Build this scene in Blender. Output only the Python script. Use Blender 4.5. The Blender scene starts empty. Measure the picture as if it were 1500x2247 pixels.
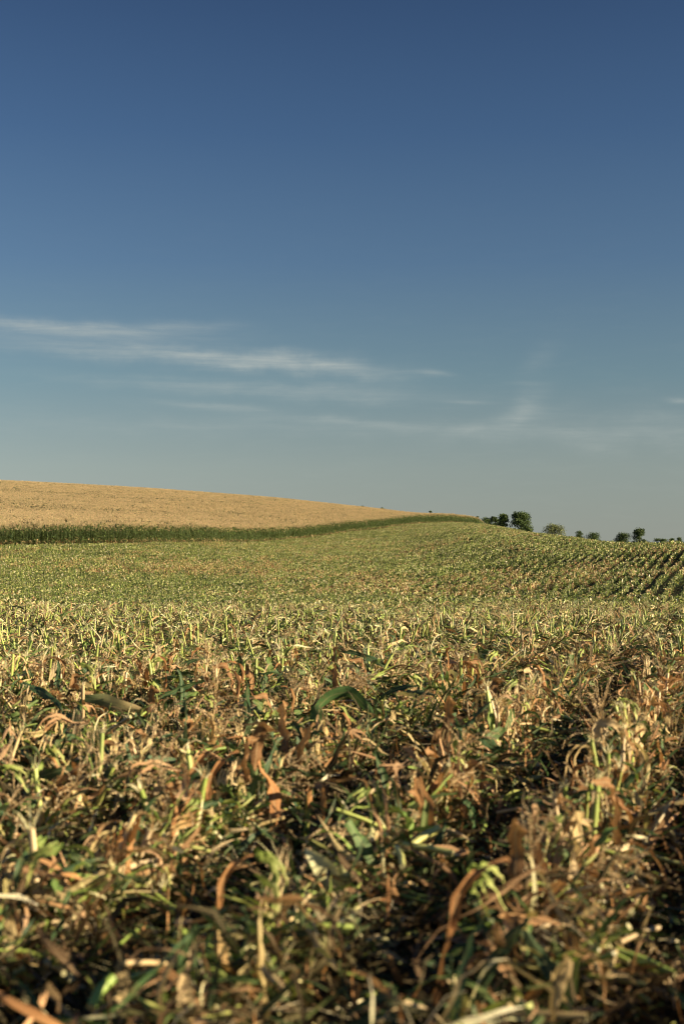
import bpy, math, random
import numpy as np
from mathutils import Vector

RNG = np.random.default_rng(11)
random.seed(5)
R = math.radians
SC = bpy.context.scene
COL = SC.collection

# ------------------------------------------------------------------ camera
EYE = 1.30            # height of the lens above the field, metres
FPX = 3121.0          # focal length in photograph pixels (50 mm on a 36 mm tall frame)
HZ = 1200.0           # photograph row of the true horizon
cam_d = bpy.data.cameras.new('camera')
cam = bpy.data.objects.new('camera', cam_d)
COL.objects.link(cam)
cam.location = (0, 0, EYE)
cam.rotation_euler = (R(90), 0, 0)
cam_d.sensor_fit = 'VERTICAL'
cam_d.sensor_height = 36
cam_d.lens = 50
cam_d.shift_y = (HZ - 1123.5) / 2247.0
cam_d.clip_start = 0.05
cam_d.clip_end = 9000
cam_d.dof.use_dof = True
cam_d.dof.focus_distance = 28.0
cam_d.dof.aperture_fstop = 3.2
SC.camera = cam

# ------------------------------------------------------------------ light
SUN_AZ, SUN_EL = 104.0, 16.0     # degrees clockwise from the view direction, above the horizon
sd = bpy.data.lights.new('sun', 'SUN')
sun = bpy.data.objects.new('sun', sd)
COL.objects.link(sun)
sd.energy = 5.0
sd.angle = R(0.53)
sd.color = (1.0, 0.80, 0.52)
_sv = Vector((math.sin(R(SUN_AZ)) * math.cos(R(SUN_EL)), math.cos(R(SUN_AZ)) * math.cos(R(SUN_EL)), math.sin(R(SUN_EL))))
sun.rotation_euler = _sv.to_track_quat('Z', 'Y').to_euler()

SC.view_settings.view_transform = 'Standard'
SC.view_settings.look = 'None'
SC.view_settings.exposure = 1.20
SC.view_settings.gamma = 1.0
SC.view_settings.use_curve_mapping = False
try:
    SC.cycles.filter_width = 1.0
    SC.cycles.max_bounces = 6
    SC.cycles.diffuse_bounces = 3
    SC.cycles.glossy_bounces = 2
    SC.cycles.transmission_bounces = 3
    SC.cycles.transparent_max_bounces = 4
except Exception:
    pass


class NT:
    """small helper to write node trees"""
    def __init__(self, tree):
        self.t = tree
        self.n = tree.nodes
        self.l = tree.links

    def new(self, typ, **kw):
        nd = self.n.new(typ)
        for k, v in kw.items():
            setattr(nd, k, v)
        return nd

    def link(self, a, b):
        self.l.new(a, b)

    def put(self, sock, v):
        if hasattr(v, 'is_output') or isinstance(v, bpy.types.NodeSocket):
            self.l.new(v, sock)
        else:
            sock.default_value = v

    def math(self, op, a, b=0.0, c=None, clamp=False):
        m = self.new('ShaderNodeMath', operation=op, use_clamp=clamp)
        self.put(m.inputs[0], a)
        self.put(m.inputs[1], b)
        if c is not None:
            self.put(m.inputs[2], c)
        return m.outputs[0]

    def mix(self, f, a, b, mode='MIX'):
        m = self.new('ShaderNodeMix', data_type='RGBA', blend_type=mode)
        self.put(m.inputs[0], f)
        self.put(m.inputs[6], a if not isinstance(a, tuple) else (*a, 1.0))
        self.put(m.inputs[7], b if not isinstance(b, tuple) else (*b, 1.0))
        return m.outputs[2]

    def ramp(self, f, stops, interp='LINEAR'):
        r = self.new('ShaderNodeValToRGB')
        r.color_ramp.interpolation = interp
        els = r.color_ramp.elements
        while len(els) < len(stops):
            els.new(0.5)
        for e, (p, c) in zip(els, stops):
            e.position = p
            e.color = (*c, 1.0) if len(c) == 3 else c
        self.put(r.inputs[0], f)
        return r.outputs[0]

    def noise(self, vec, scale, detail=3.0, rough=0.5, dist=0.0):
        n = self.new('ShaderNodeTexNoise')
        if vec is not None:
            self.put(n.inputs['Vector'], vec)
        n.inputs['Scale'].default_value = scale
        n.inputs['Detail'].default_value = detail
        n.inputs['Roughness'].default_value = rough
        n.inputs['Distortion'].default_value = dist
        return n.outputs['Fac']


# ------------------------------------------------------------------ sky
world = bpy.data.worlds.new('World')
SC.world = world
world.use_nodes = True
W = NT(world.node_tree)
W.n.clear()
w_out = W.new('ShaderNodeOutputWorld')
w_bg = W.new('ShaderNodeBackground')
w_bg.inputs['Strength'].default_value = 0.10
W.link(w_bg.outputs[0], w_out.inputs[0])
sky = W.new('ShaderNodeTexSky', sky_type='NISHITA')
sky.sun_disc = False
sky.sun_elevation = R(SUN_EL)
sky.sun_rotation = R(SUN_AZ)
sky.air_density = 1.0
sky.dust_density = 0.4
sky.ozone_density = 2.0
tc = W.new('ShaderNodeTexCoord')
nrm = W.new('ShaderNodeVectorMath', operation='NORMALIZE')
W.link(tc.outputs['Generated'], nrm.inputs[0])
sep = W.new('ShaderNodeSeparateXYZ')
W.link(nrm.outputs[0], sep.inputs[0])
DX, DY, DZ = sep.outputs
az = W.math('ARCTAN2', DX, DY)                      # radians, clockwise from the view direction
el = W.math('ARCSINE', DZ)
# colour grade of the clear sky by elevation: warm grey-teal haze low down, deep blue above
elf = W.math('DIVIDE', W.math('MAXIMUM', el, 0.0), R(90.0))
clear = W.ramp(elf, [(0.0, (0.296, 0.326, 0.298)), (0.035, (0.268, 0.322, 0.310)), (0.075, (0.155, 0.252, 0.300)),
                     (0.125, (0.086, 0.166, 0.280)), (0.18, (0.046, 0.105, 0.222)), (0.235, (0.026, 0.064, 0.156)),
                     (0.40, (0.020, 0.045, 0.125)), (1.0, (0.018, 0.038, 0.110))])
# brighter away from the 90-degree band (polarised sky): by angle from the sun
sdot = W.new('ShaderNodeVectorMath', operation='DOT_PRODUCT')
W.link(nrm.outputs[0], sdot.inputs[0])
sdot.inputs[1].default_value = tuple(_sv)
pol = W.math('ADD', 0.90, W.math('MULTIPLY', W.math('POWER', sdot.outputs['Value'], 2.0), 1.35))
clear2 = W.new('ShaderNodeVectorMath', operation='SCALE')
W.link(clear, clear2.inputs[0])
W.link(pol, clear2.inputs['Scale'])
# cirrus: general thin streaks plus the banks the photograph shows
cv = W.new('ShaderNodeCombineXYZ')
W.put(cv.inputs[0], W.math('MULTIPLY', az, 11.0))
W.put(cv.inputs[1], W.math('MULTIPLY', el, 62.0))
W.put(cv.inputs[2], 0.0)
n_streak = W.noise(cv.outputs[0], 2.2, 7.0, 0.62, 0.5)
cv2 = W.new('ShaderNodeCombineXYZ')
W.put(cv2.inputs[0], W.math('ADD', W.math('MULTIPLY', az, 10.0), W.math('MULTIPLY', el, 14.0)))
W.put(cv2.inputs[1], W.math('MULTIPLY', el, 190.0))
W.put(cv2.inputs[2], 3.0)
n_fine = W.noise(cv2.outputs[0], 1.6, 6.0, 0.6, 0.3)
cv3 = W.new('ShaderNodeCombineXYZ')
W.put(cv3.inputs[0], W.math('MULTIPLY', az, 26.0))
W.put(cv3.inputs[1], W.math('MULTIPLY', el, 26.0))
W.put(cv3.inputs[2], 9.0)
n_warp = W.noise(cv3.outputs[0], 1.0, 4.0, 0.55, 0.0)


def bank(px, py, hw, hh, tilt, amp, sharp=1.0):
    """one soft elliptic cloud streak, centre and half size in photograph pixels"""
    a0 = math.atan((px - 750) / FPX)
    e0 = math.atan((HZ - py) / FPX)
    da = W.math('SUBTRACT', az, a0)
    de = W.math('SUBTRACT', el, e0)
    de = W.math('ADD', de, W.math('MULTIPLY', W.math('SUBTRACT', n_warp, 0.5), 2.6 * hh / FPX))
    u = W.math('MULTIPLY', da, FPX / hw)
    v = W.math('MULTIPLY', W.math('ADD', de, W.math('MULTIPLY', da, tilt)), FPX / hh)
    # crisper upper edge, trailing lower edge
    r2 = W.math('ADD', W.math('MULTIPLY', u, u), W.math('MULTIPLY', v, v))
    g = W.math('POWER', 2.718, W.math('MULTIPLY', r2, -sharp))
    return W.math('MULTIPLY', g, amp)


banks = [bank(150, 730, 260, 15, 0.03, 0.85), bank(20, 722, 180, 11, 0.05, 0.5), bank(380, 722, 130, 12, -0.03, 0.6),
         bank(570, 793, 190, 22, 0.04, 1.15), bank(700, 800, 120, 11, 0.05, 0.6), bank(400, 780, 230, 20, 0.07, 0.6), bank(230, 768, 260, 22, 0.06, 0.4),
         bank(820, 822, 110, 14, 0.06, 0.55), bank(950, 820, 35, 6, 0.05, 0.75), bank(520, 856, 330, 15, 0.06, 0.65),
         bank(470, 895, 110, 8, 0.08, 0.75), bank(750, 856, 200, 16, 0.04, 0.45), bank(760, 925, 150, 8, 0.06, 0.40),
         bank(1030, 884, 50, 4, 0.03, 0.45), bank(1155, 895, 42, 34, -0.75, 0.60), bank(1080, 935, 110, 18, -0.25, 0.5),
         bank(1180, 790, 40, 26, -0.7, 0.22), bank(1350, 955, 260, 34, 0.0, 0.55), bank(1490, 888, 28, 6, 0.0, 0.8),
         bank(1150, 845, 40, 5, 0.05, 0.2), bank(900, 940, 300, 18, 0.04, 0.35), bank(380, 940, 420, 20, 0.0, 0.25),
         bank(80, 770, 140, 9, 0.0, 0.35)]
tot = banks[0]
for b in banks[1:]:
    tot = W.math('ADD', tot, b)
tex = W.math('ADD', W.math('MULTIPLY', n_streak, 1.0), W.math('MULTIPLY', n_fine, 0.95))      # about 0.5..1.4
tex = W.math('SUBTRACT', tex, 0.42)
cl = W.math('MULTIPLY', tot, tex)
low = W.math('POWER', 2.718, W.math('MULTIPLY', W.math('MULTIPLY', el, el), -45.0))
wisp = W.math('MULTIPLY', W.math('MAXIMUM', W.math('SUBTRACT', n_streak, 0.50), 0.0), W.math('MULTIPLY', low, 0.35))
cl = W.math('MULTIPLY', W.math('ADD', cl, wisp), 0.72, clamp=True)
skyc = W.mix(cl, clear2.outputs[0], (0.42, 0.455, 0.43))
# the physical sky gives the balance away from the graded part: a small share of it tints the light
skc = W.new('ShaderNodeVectorMath', operation='SCALE')
W.link(skyc, skc.inputs[0])
skc.inputs['Scale'].default_value = 4.30            # background strength is 0.10
fin = W.mix(0.06, skc.outputs[0], sky.outputs[0])
W.link(fin, w_bg.inputs['Color'])

# ------------------------------------------------------------------ lie of the land
FLAT = lambda d: HZ + EYE * FPX / d
# for bearings through photograph column px: rows (distance, photograph row of the bare ground)
PROF = [
    (-900, [(22, None), (31, 1366), (40, 1352), (50, 1343), (70, 1330), (90, 1312), (110, 1285), (130, 1250), (150, 1215), (185, 1185), (300, 1140), (430, 1088), (620, 1050), (760, 1062), (1200, 1125), (3000, 1185)]),
    (0,    [(22, None), (31, 1365), (40, 1351), (50, 1342), (70, 1331), (90, 1318), (110, 1301), (130, 1276), (155, 1240), (185, 1199), (300, 1152), (430, 1104), (620, 1066), (760, 1076), (1200, 1130), (3000, 1185)]),
    (300,  [(22, None), (31, 1365), (40, 1351), (50, 1342), (70, 1331), (90, 1318), (110, 1301), (130, 1276), (155, 1243), (200, 1192), (300, 1160), (430, 1117), (620, 1082), (760, 1090), (1200, 1140), (3000, 1186)]),
    (600,  [(22, None), (31, 1364), (40, 1350), (50, 1341), (70, 1330), (90, 1316), (110, 1298), (130, 1274), (160, 1243), (210, 1210), (262, 1191), (340, 1165), (470, 1125), (630, 1104), (800, 1112), (1200, 1150), (3000, 1188)]),
    (850,  [(22, None), (31, 1364), (40, 1350), (50, 1340), (70, 1328), (90, 1312), (110, 1290), (130, 1268), (160, 1243), (215, 1213), (280, 1188), (350, 1163), (470, 1141), (620, 1132), (760, 1140), (1200, 1165), (3000, 1190)]),
    (1060, [(22, None), (31, 1364), (40, 1350), (50, 1341), (70, 1328), (88, 1308), (102, 1282), (116, 1260), (140, 1234), (170, 1205), (205, 1180), (250, 1160), (300, 1151), (450, 1150), (540, 1160), (700, 1172), (1200, 1184), (3000, 1193)]),
    (1200, [(22, None), (31, 1364), (40, 1350), (50, 1341), (68, 1326), (82, 1302), (95, 1274), (108, 1254), (124, 1232), (145, 1202), (168, 1184), (210, 1175), (300, 1180), (420, 1184), (700, 1184), (1200, 1192), (3000, 1195)]),
    (1350, [(22, None), (31, 1364), (40, 1350), (50, 1340), (66, 1322), (79, 1292), (90, 1264), (100, 1250), (112, 1240), (129, 1213), (146, 1200), (175, 1196), (260, 1203), (700, 1200), (1200, 1200), (3000, 1198)]),
    (1500, [(22, None), (31, 1363), (40, 1349), (50, 1338), (62, 1318), (73, 1285), (83, 1259), (94, 1246), (111, 1214), (126, 1201), (150, 1197), (240, 1206), (700, 1203), (1200, 1201), (3000, 1199)]),
    (2300, [(22, None), (31, 1364), (40, 1350), (52, 1338), (66, 1318), (80, 1290), (105, 1258), (130, 1228), (150, 1212), (185, 1208), (300, 1212), (700, 1206), (1200, 1203), (3000, 1200)]),
]
LD = np.linspace(math.log(18.0), math.log(6000.0), 240)


def _smooth(a, k):
    ker = np.hanning(k + 2)[1:-1]
    ker /= ker.sum()
    p = np.pad(a, (k // 2, k // 2), mode='edge')
    return np.convolve(p, ker, mode='valid')[:len(a)]


_cols_px, _cols_z = [], []
for px_, rows in PROF:
    dd = [18.0] + [r[0] for r in rows] + [6000.0]
    zz = [0.0]
    for d_, y_ in rows:
        zz.append(0.0 if y_ is None else EYE - (y_ - HZ) * d_ / FPX)
    zz.append(zz[-1])
    z_ = np.interp(LD, np.log(dd), zz)
    z_ = _smooth(z_, 7)
    _cols_px.append(math.atan((px_ - 750) / FPX))
    _cols_z.append(z_)
_az_t = np.linspace(_cols_px[0], _cols_px[-1], 260)
_tab = np.empty((260, len(LD)))
_cz = np.array(_cols_z)
for j in range(len(LD)):
    _tab[:, j] = _smooth(np.interp(_az_t, _cols_px, _cz[:, j]), 15)
_mean = _tab.mean(axis=0)


def vnoise(x, y, seed=0):
    """cheap smooth value noise, vectorised, about -1..1"""
    xi, yi = np.floor(x).astype(np.int64), np.floor(y).astype(np.int64)
    xf, yf = x - xi, y - yi
    u, v = xf * xf * (3 - 2 * xf), yf * yf * (3 - 2 * yf)

    def h(a, b):
        n = (a * 374761393 + b * 668265263 + seed * 1442695041) & 0xFFFFFFFF
        n = ((n ^ (n >> 13)) * 1274126177) & 0xFFFFFFFF
        return ((n ^ (n >> 16)) & 0xFFFF) / 32767.5 - 1.0
    return (h(xi, yi) * (1 - u) + h(xi + 1, yi) * u) * (1 - v) + (h(xi, yi + 1) * (1 - u) + h(xi + 1, yi + 1) * u) * v


TH = math.atan((1610 - 750) / FPX)                 # direction of the crop rows
ROWD = np.array([math.sin(TH), math.cos(TH)])
ROWN = np.array([math.cos(TH), -math.sin(TH)])
ROW0, ROWS = -0.53, 0.76


def row_coord(x, y):
    return x * ROWN[0] + y * ROWN[1], x * ROWD[0] + y * ROWD[1]


def ground(x, y):
    x, y = np.asarray(x, float), np.asarray(y, float)
    r = np.hypot(x, y)
    a = np.arctan2(x, y)
    ac = np.clip(a, _az_t[0], _az_t[-1])
    d = np.maximum(r * np.cos(np.clip(ac, -0.5, 0.5)), 1e-3)
    fi = (ac - _az_t[0]) / (_az_t[1] - _az_t[0])
    i0 = np.clip(np.floor(fi).astype(int), 0, len(_az_t) - 2)
    fa = fi - i0
    ld = np.clip((np.log(d) - LD[0]) / (LD[1] - LD[0]), 0, len(LD) - 1.001)
    j0 = np.floor(ld).astype(int)
    fj = ld - j0
    z = (_tab[i0, j0] * (1 - fa) + _tab[i0 + 1, j0] * fa) * (1 - fj) + (_tab[i0, j0 + 1] * (1 - fa) + _tab[i0 + 1, j0 + 1] * fa) * fj
    zm = _mean[j0] * (1 - fj) + _mean[j0 + 1] * fj
    w = np.clip((np.abs(a) - 0.55) / 2.0, 0, 1)
    w = w * w * (3 - 2 * w)
    z = z * (1 - w) + zm * w
    # cultivation relief: low ridges under the crop rows, clods close by, soft rolls further out
    s, t = row_coord(x, y)
    near = np.clip(1 - r / 60.0, 0, 1)
    z = z + 0.05 * np.cos(2 * np.pi * (s - ROW0) / ROWS) * np.clip(1.15 - r / 420.0, 0, 1)
    z = z + near * (0.022 * vnoise(x * 3.1, y * 3.1, 3) + 0.03 * vnoise(x * 0.9, y * 0.9, 4))
    z = z + 0.10 * np.clip((r - 14) / 12, 0, 1) * np.clip(1 - (r - 60) / 60, 0, 1) * vnoise(x / 4.5, y / 6.0, 15)
    z = z + np.clip((r - 22) / 50, 0, 1) * np.clip(1 - r / 700, 0.1, 1) * (0.10 * vnoise(x / 7.0, y / 7.0, 8) + 0.20 * vnoise(x / 19.0, y / 19.0, 9))
    far_r = np.clip((r - 55) / 25, 0, 1) * np.clip(1 - (r - 200) / 120, 0, 1) * np.clip((a + 0.05) / 0.15, 0, 1) * np.clip((1.2 - a) / 0.4, 0, 1)
    z = z + 0.14 * far_r * (0.35 * np.cos(2 * np.pi * (s - ROW0) / (4 * ROWS)) + 0.7 * vnoise(s / 2.2, t / 14.0, 12))
    return z


def at(px, py):
    """ground point seen at photograph pixel (flat near field)"""
    d = EYE * FPX / (py - HZ)
    return (px - 750) / FPX * d, d


def pt(px, py, d):
    return np.array([(px - 750) / FPX * d, d, EYE - (py - HZ) / FPX * d])


# ------------------------------------------------------------------ materials
def mat_base(name):
    m = bpy.data.materials.new(name)
    m.use_nodes = True
    t = NT(m.node_tree)
    t.n.clear()
    return m, t


def plant_material(name, rough, transl, streak, fleck, spec=0.25, bump=0.25):
    """blade / stalk tissue: own tint from the mesh, fibre streaks along the blade, drying flecks"""
    m, t = mat_base(name)
    out = t.new('ShaderNodeOutputMaterial')
    b = t.new('ShaderNodeBsdfPrincipled')
    att = t.new('ShaderNodeAttribute', attribute_name='tint')
    uv = t.new('ShaderNodeUVMap', uv_map='UVMap')
    sp = t.new('ShaderNodeSeparateXYZ')
    t.link(uv.outputs[0], sp.inputs[0])
    oi = t.new('ShaderNodeObjectInfo')
    c = t.new('ShaderNodeCombineXYZ')
    t.put(c.inputs[0], t.math('MULTIPLY', sp.outputs[0], 26.0))
    t.put(c.inputs[1], t.math('MULTIPLY', sp.outputs[1], 1.6))
    t.put(c.inputs[2], t.math('MULTIPLY', oi.outputs['Random'], 40.0))
    fib = t.noise(c.outputs[0], 1.0, 4.0, 0.65)
    geo = t.new('ShaderNodeNewGeometry')
    blo = t.noise(geo.outputs['Position'], 22.0, 4.0, 0.6)
    big = t.noise(geo.outputs['Position'], 3.0, 2.0, 0.5)
    f1 = t.math('MULTIPLY_ADD', fib, streak * 2.0, 1.0 - streak)
    f2 = t.math('MULTIPLY_ADD', blo, 0.7, 0.65)
    f3 = t.math('MULTIPLY_ADD', oi.outputs['Random'], 0.36, 0.82)
    f = t.math('MULTIPLY', t.math('MULTIPLY', f1, f2), f3)
    vm = t.new('ShaderNodeVectorMath', operation='SCALE')
    t.link(att.outputs['Color'], vm.inputs[0])
    t.put(vm.inputs['Scale'], f)
    # dry brown flecks and yellowing
    fm = t.math('MULTIPLY', t.math('SUBTRACT', blo, 0.56, clamp=True), 9.0, clamp=True)
    col = t.mix(t.math('MULTIPLY', fm, fleck), vm.outputs[0], (0.20, 0.105, 0.045))
    ym = t.math('MULTIPLY', t.math('SUBTRACT', big, 0.5, clamp=True), 2.2, clamp=True)
    col = t.mix(t.math('MULTIPLY', ym, 0.28), col, (0.34, 0.26, 0.09))
    if name in ('corn_blade', 'dry_blade'):
        rib = t.math('ABSOLUTE', t.math('SUBTRACT', t.math('FRACT', sp.outputs[0]), 0.5))
        rib = t.math('SUBTRACT', 1.0, t.math('DIVIDE', rib, 0.07), clamp=True)
        col = t.mix(t.math('MULTIPLY', rib, 0.55), col, (0.36, 0.36, 0.17) if name == 'corn_blade' else (0.50, 0.39, 0.22))
    t.put(b.inputs['Base Color'], col)
    b.inputs['Roughness'].default_value = rough
    b.inputs['Specular IOR Level'].default_value = spec
    bp = t.new('ShaderNodeBump')
    bp.inputs['Strength'].default_value = bump
    bp.inputs['Distance'].default_value = 0.004
    t.put(bp.inputs['Height'], fib)
    t.link(bp.outputs[0], b.inputs['Normal'])
    if transl > 0:
        tr = t.new('ShaderNodeBsdfTranslucent')
        t.put(tr.inputs[0], t.mix(0.5, col, (1.0, 0.9, 0.45), 'MULTIPLY'))
        mx = t.new('ShaderNodeMixShader')
        mx.inputs[0].default_value = transl
        t.link(b.outputs[0], mx.inputs[1])
        t.link(tr.outputs[0], mx.inputs[2])
        t.link(mx.outputs[0], out.inputs[0])
    else:
        t.link(b.outputs[0], out.inputs[0])
    return m


M_BLADE = plant_material('corn_blade', 0.55, 0.22, 0.45, 0.45, 0.3)
M_DRY = plant_material('dry_blade', 0.72, 0.22, 0.60, 0.30, 0.18, 0.5)
M_STALK = plant_material('stalk_rind', 0.42, 0.0, 0.30, 0.35, 0.4)
M_PITH = plant_material('torn_fibre', 0.75, 0.25, 0.35, 0.10, 0.15)
M_TASSEL = plant_material('tassel_straw', 0.8, 0.28, 0.20, 0.10, 0.12)
M_BARK = plant_material('tree_bark', 0.9, 0.0, 0.3, 0.2, 0.1)
M_CROWN = plant_material('tree_leaf', 0.6, 0.18, 0.2, 0.0, 0.2)


def soil_material():
    m, t = mat_base('field_soil')
    out = t.new('ShaderNodeOutputMaterial')
    b = t.new('ShaderNodeBsdfPrincipled')
    geo = t.new('ShaderNodeNewGeometry')
    P = geo.outputs['Position']
    n1 = t.noise(P, 9.0, 8.0, 0.7)
    n2 = t.noise(P, 60.0, 4.0, 0.6)
    n3 = t.noise(P, 0.35, 3.0, 0.5)
    near = t.ramp(n1, [(0.3, (0.020, 0.013, 0.008)), (0.52, (0.045, 0.030, 0.018)), (0.72, (0.085, 0.060, 0.035))])
    near = t.mix(t.math('MULTIPLY', t.math('SUBTRACT', n2, 0.55, clamp=True), 4.0, clamp=True), near, (0.13, 0.095, 0.055))
    mulch = t.ramp(n3, [(0.35, (0.020, 0.028, 0.010)), (0.55, (0.032, 0.030, 0.013)), (0.7, (0.050, 0.032, 0.016))])  # mulch tones deepened to stand for shade in the far gaps
    ln = t.new('ShaderNodeVectorMath', operation='LENGTH')
    t.link(P, ln.inputs[0])
    fac = t.math('DIVIDE', t.math('SUBTRACT', ln.outputs['Value'], 12.0), 30.0, clamp=True)
    col = t.mix(fac, near, mulch)
    t.put(b.inputs['Base Color'], col)
    b.inputs['Roughness'].default_value = 0.95
    b.inputs['Specular IOR Level'].default_value = 0.1
    bp = t.new('ShaderNodeBump')
    bp.inputs['Strength'].default_value = 0.8
    bp.inputs['Distance'].default_value = 0.03
    t.put(bp.inputs['Height'], n1)
    t.link(bp.outputs[0], b.inputs['Normal'])
    t.link(b.outputs[0], out.inputs[0])
    return m


M_SOIL = soil_material()

# ------------------------------------------------------------------ palettes (real-world base colours, save the residue darkened for furrow shade)
P_GREEN = [(0.060, 0.120, 0.035), (0.085, 0.150, 0.040), (0.050, 0.100, 0.045), (0.110, 0.170, 0.050), (0.045, 0.090, 0.028)]
P_LIME = [(0.28, 0.38, 0.085), (0.36, 0.43, 0.11), (0.22, 0.33, 0.065), (0.46, 0.48, 0.16)]
P_TAN = [(0.60, 0.46, 0.25), (0.53, 0.40, 0.21), (0.68, 0.55, 0.34), (0.58, 0.48, 0.24), (0.48, 0.37, 0.17)]
P_GOLD = [(0.74, 0.61, 0.41), (0.67, 0.55, 0.36), (0.79, 0.67, 0.47), (0.62, 0.46, 0.31), (0.46, 0.47, 0.22)]
P_LIME_W = [(0.12, 0.20, 0.05), (0.16, 0.24, 0.06)]
P_SHADED = [(0.055, 0.040, 0.022), (0.075, 0.055, 0.028), (0.040, 0.045, 0.022), (0.10, 0.065, 0.035)]  # residue darkened to stand for shade in furrows and gaps
P_DARK = [(0.028, 0.062, 0.016), (0.038, 0.078, 0.022), (0.022, 0.050, 0.018), (0.050, 0.090, 0.026)]
P_BROWN = [(0.42, 0.25, 0.12), (0.48, 0.30, 0.165), (0.31, 0.175, 0.08), (0.52, 0.35, 0.205), (0.40, 0.20, 0.08), (0.23, 0.125, 0.06)]
P_CREAM = [(0.74, 0.68, 0.44), (0.68, 0.64, 0.36), (0.78, 0.74, 0.54), (0.62, 0.60, 0.28)]
P_STRAW = [(0.58, 0.44, 0.26), (0.50, 0.38, 0.21), (0.66, 0.53, 0.34)]


def pick(pal, rng, jit=0.12):
    c = np.array(pal[rng.integers(len(pal))])
    return np.clip(c * (1 + rng.uniform(-jit, jit)), 0.005, 0.9)


# ------------------------------------------------------------------ mesh collecting
class MB:
    def __init__(self):
        self.v, self.f, self.uv, self.c, self.m = [], [], [], [], []
        self.n = 0

    def grid(self, P, U, V, colr, mat=0, colr2=None, closed=False):
        """P (a,b,3) grid of points; U (b) and V (a) texture coordinates; tint runs from colr to colr2 along a"""
        a, b = P.shape[0], P.shape[1]
        self.v.append(P.reshape(-1, 3))
        i = np.arange(a - 1)[:, None] * b
        bb = b if closed else b - 1
        j = np.arange(bb)[None, :]
        j2 = (j + 1) % b
        q = np.stack([i + j, i + j2, i + b + j2, i + b + j], -1).reshape(-1, 4) + self.n
        self.f.append(q)
        Vg = np.repeat(np.asarray(V)[:, None], b, 1).reshape(-1)
        Ug = np.tile(np.asarray(U), a)
        loc = q - self.n
        self.uv.append(np.stack([Ug[loc], Vg[loc]], -1).reshape(-1, 2))
        if colr2 is None:
            colr2 = colr
        cc = np.asarray(colr)[None] * (1 - Vg[:, None]) + np.asarray(colr2)[None] * Vg[:, None]
        self.c.append(cc[loc].reshape(-1, 3))
        self.m.append(np.full(len(q), mat))
        self.n += a * b

    def quads(self, Q, colr, mat=0):
        """Q (k,4,3) loose quads, colr (k,3) or (3)"""
        k = len(Q)
        if not k:
            return
        self.v.append(Q.reshape(-1, 3))
        q = np.arange(k * 4).reshape(k, 4) + self.n
        self.f.append(q)
        self.uv.append(np.tile(np.array([[0, 0], [1, 0], [1, 1], [0, 1]], float), (k, 1)))
        c = np.broadcast_to(np.asarray(colr, float), (k, 3))
        self.c.append(np.repeat(c, 4, 0))
        self.m.append(np.full(k, mat))
        self.n += k * 4

    def mesh(self, name, mats, smooth=True):
        me = bpy.data.meshes.new(name)
        V = np.concatenate(self.v).astype(np.float32)
        F = np.concatenate(self.f).astype(np.int32)
        me.vertices.add(len(V))
        me.vertices.foreach_set('co', V.ravel())
        me.loops.add(F.size)
        me.loops.foreach_set('vertex_index', F.ravel())
        me.polygons.add(len(F))
        me.polygons.foreach_set('loop_start', np.arange(0, F.size, 4, dtype=np.int32))
        me.polygons.foreach_set('loop_total', np.full(len(F), 4, np.int32))
        me.update(calc_edges=True)
        for mm in mats:
            me.materials.append(mm)
        me.polygons.foreach_set('material_index', np.concatenate(self.m).astype(np.int32))
        me.polygons.foreach_set('use_smooth', np.full(len(F), smooth))
        uvl = me.uv_layers.new(name='UVMap')
        uvl.data.foreach_set('uv', np.concatenate(self.uv).astype(np.float32).ravel())
        ca = me.color_attributes.new('tint', 'FLOAT_COLOR', 'CORNER')
        cc = np.concatenate(self.c)
        ca.data.foreach_set('color', np.concatenate([cc, np.ones((len(cc), 1))], 1).astype(np.float32).ravel())
        me.update()
        return me


def unit(v):
    return v / (np.linalg.norm(v) + 1e-9)


def frames(path):
    """tangent, side, normal along a polyline (side kept level where it can be)"""
    T = np.gradient(path, axis=0)
    T /= np.linalg.norm(T, axis=1)[:, None] + 1e-9
    S = np.empty_like(T)
    up = np.array([0, 0, 1.0])
    s = np.cross(T[0], up)
    if np.linalg.norm(s) < 0.15:
        s = np.array([1.0, 0.2, 0])
    s = unit(s)
    for i in range(len(T)):
        s = s - T[i] * np.dot(s, T[i])
        s = unit(s)
        S[i] = s
    N = np.cross(S, T)
    return T, S, N


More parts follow.
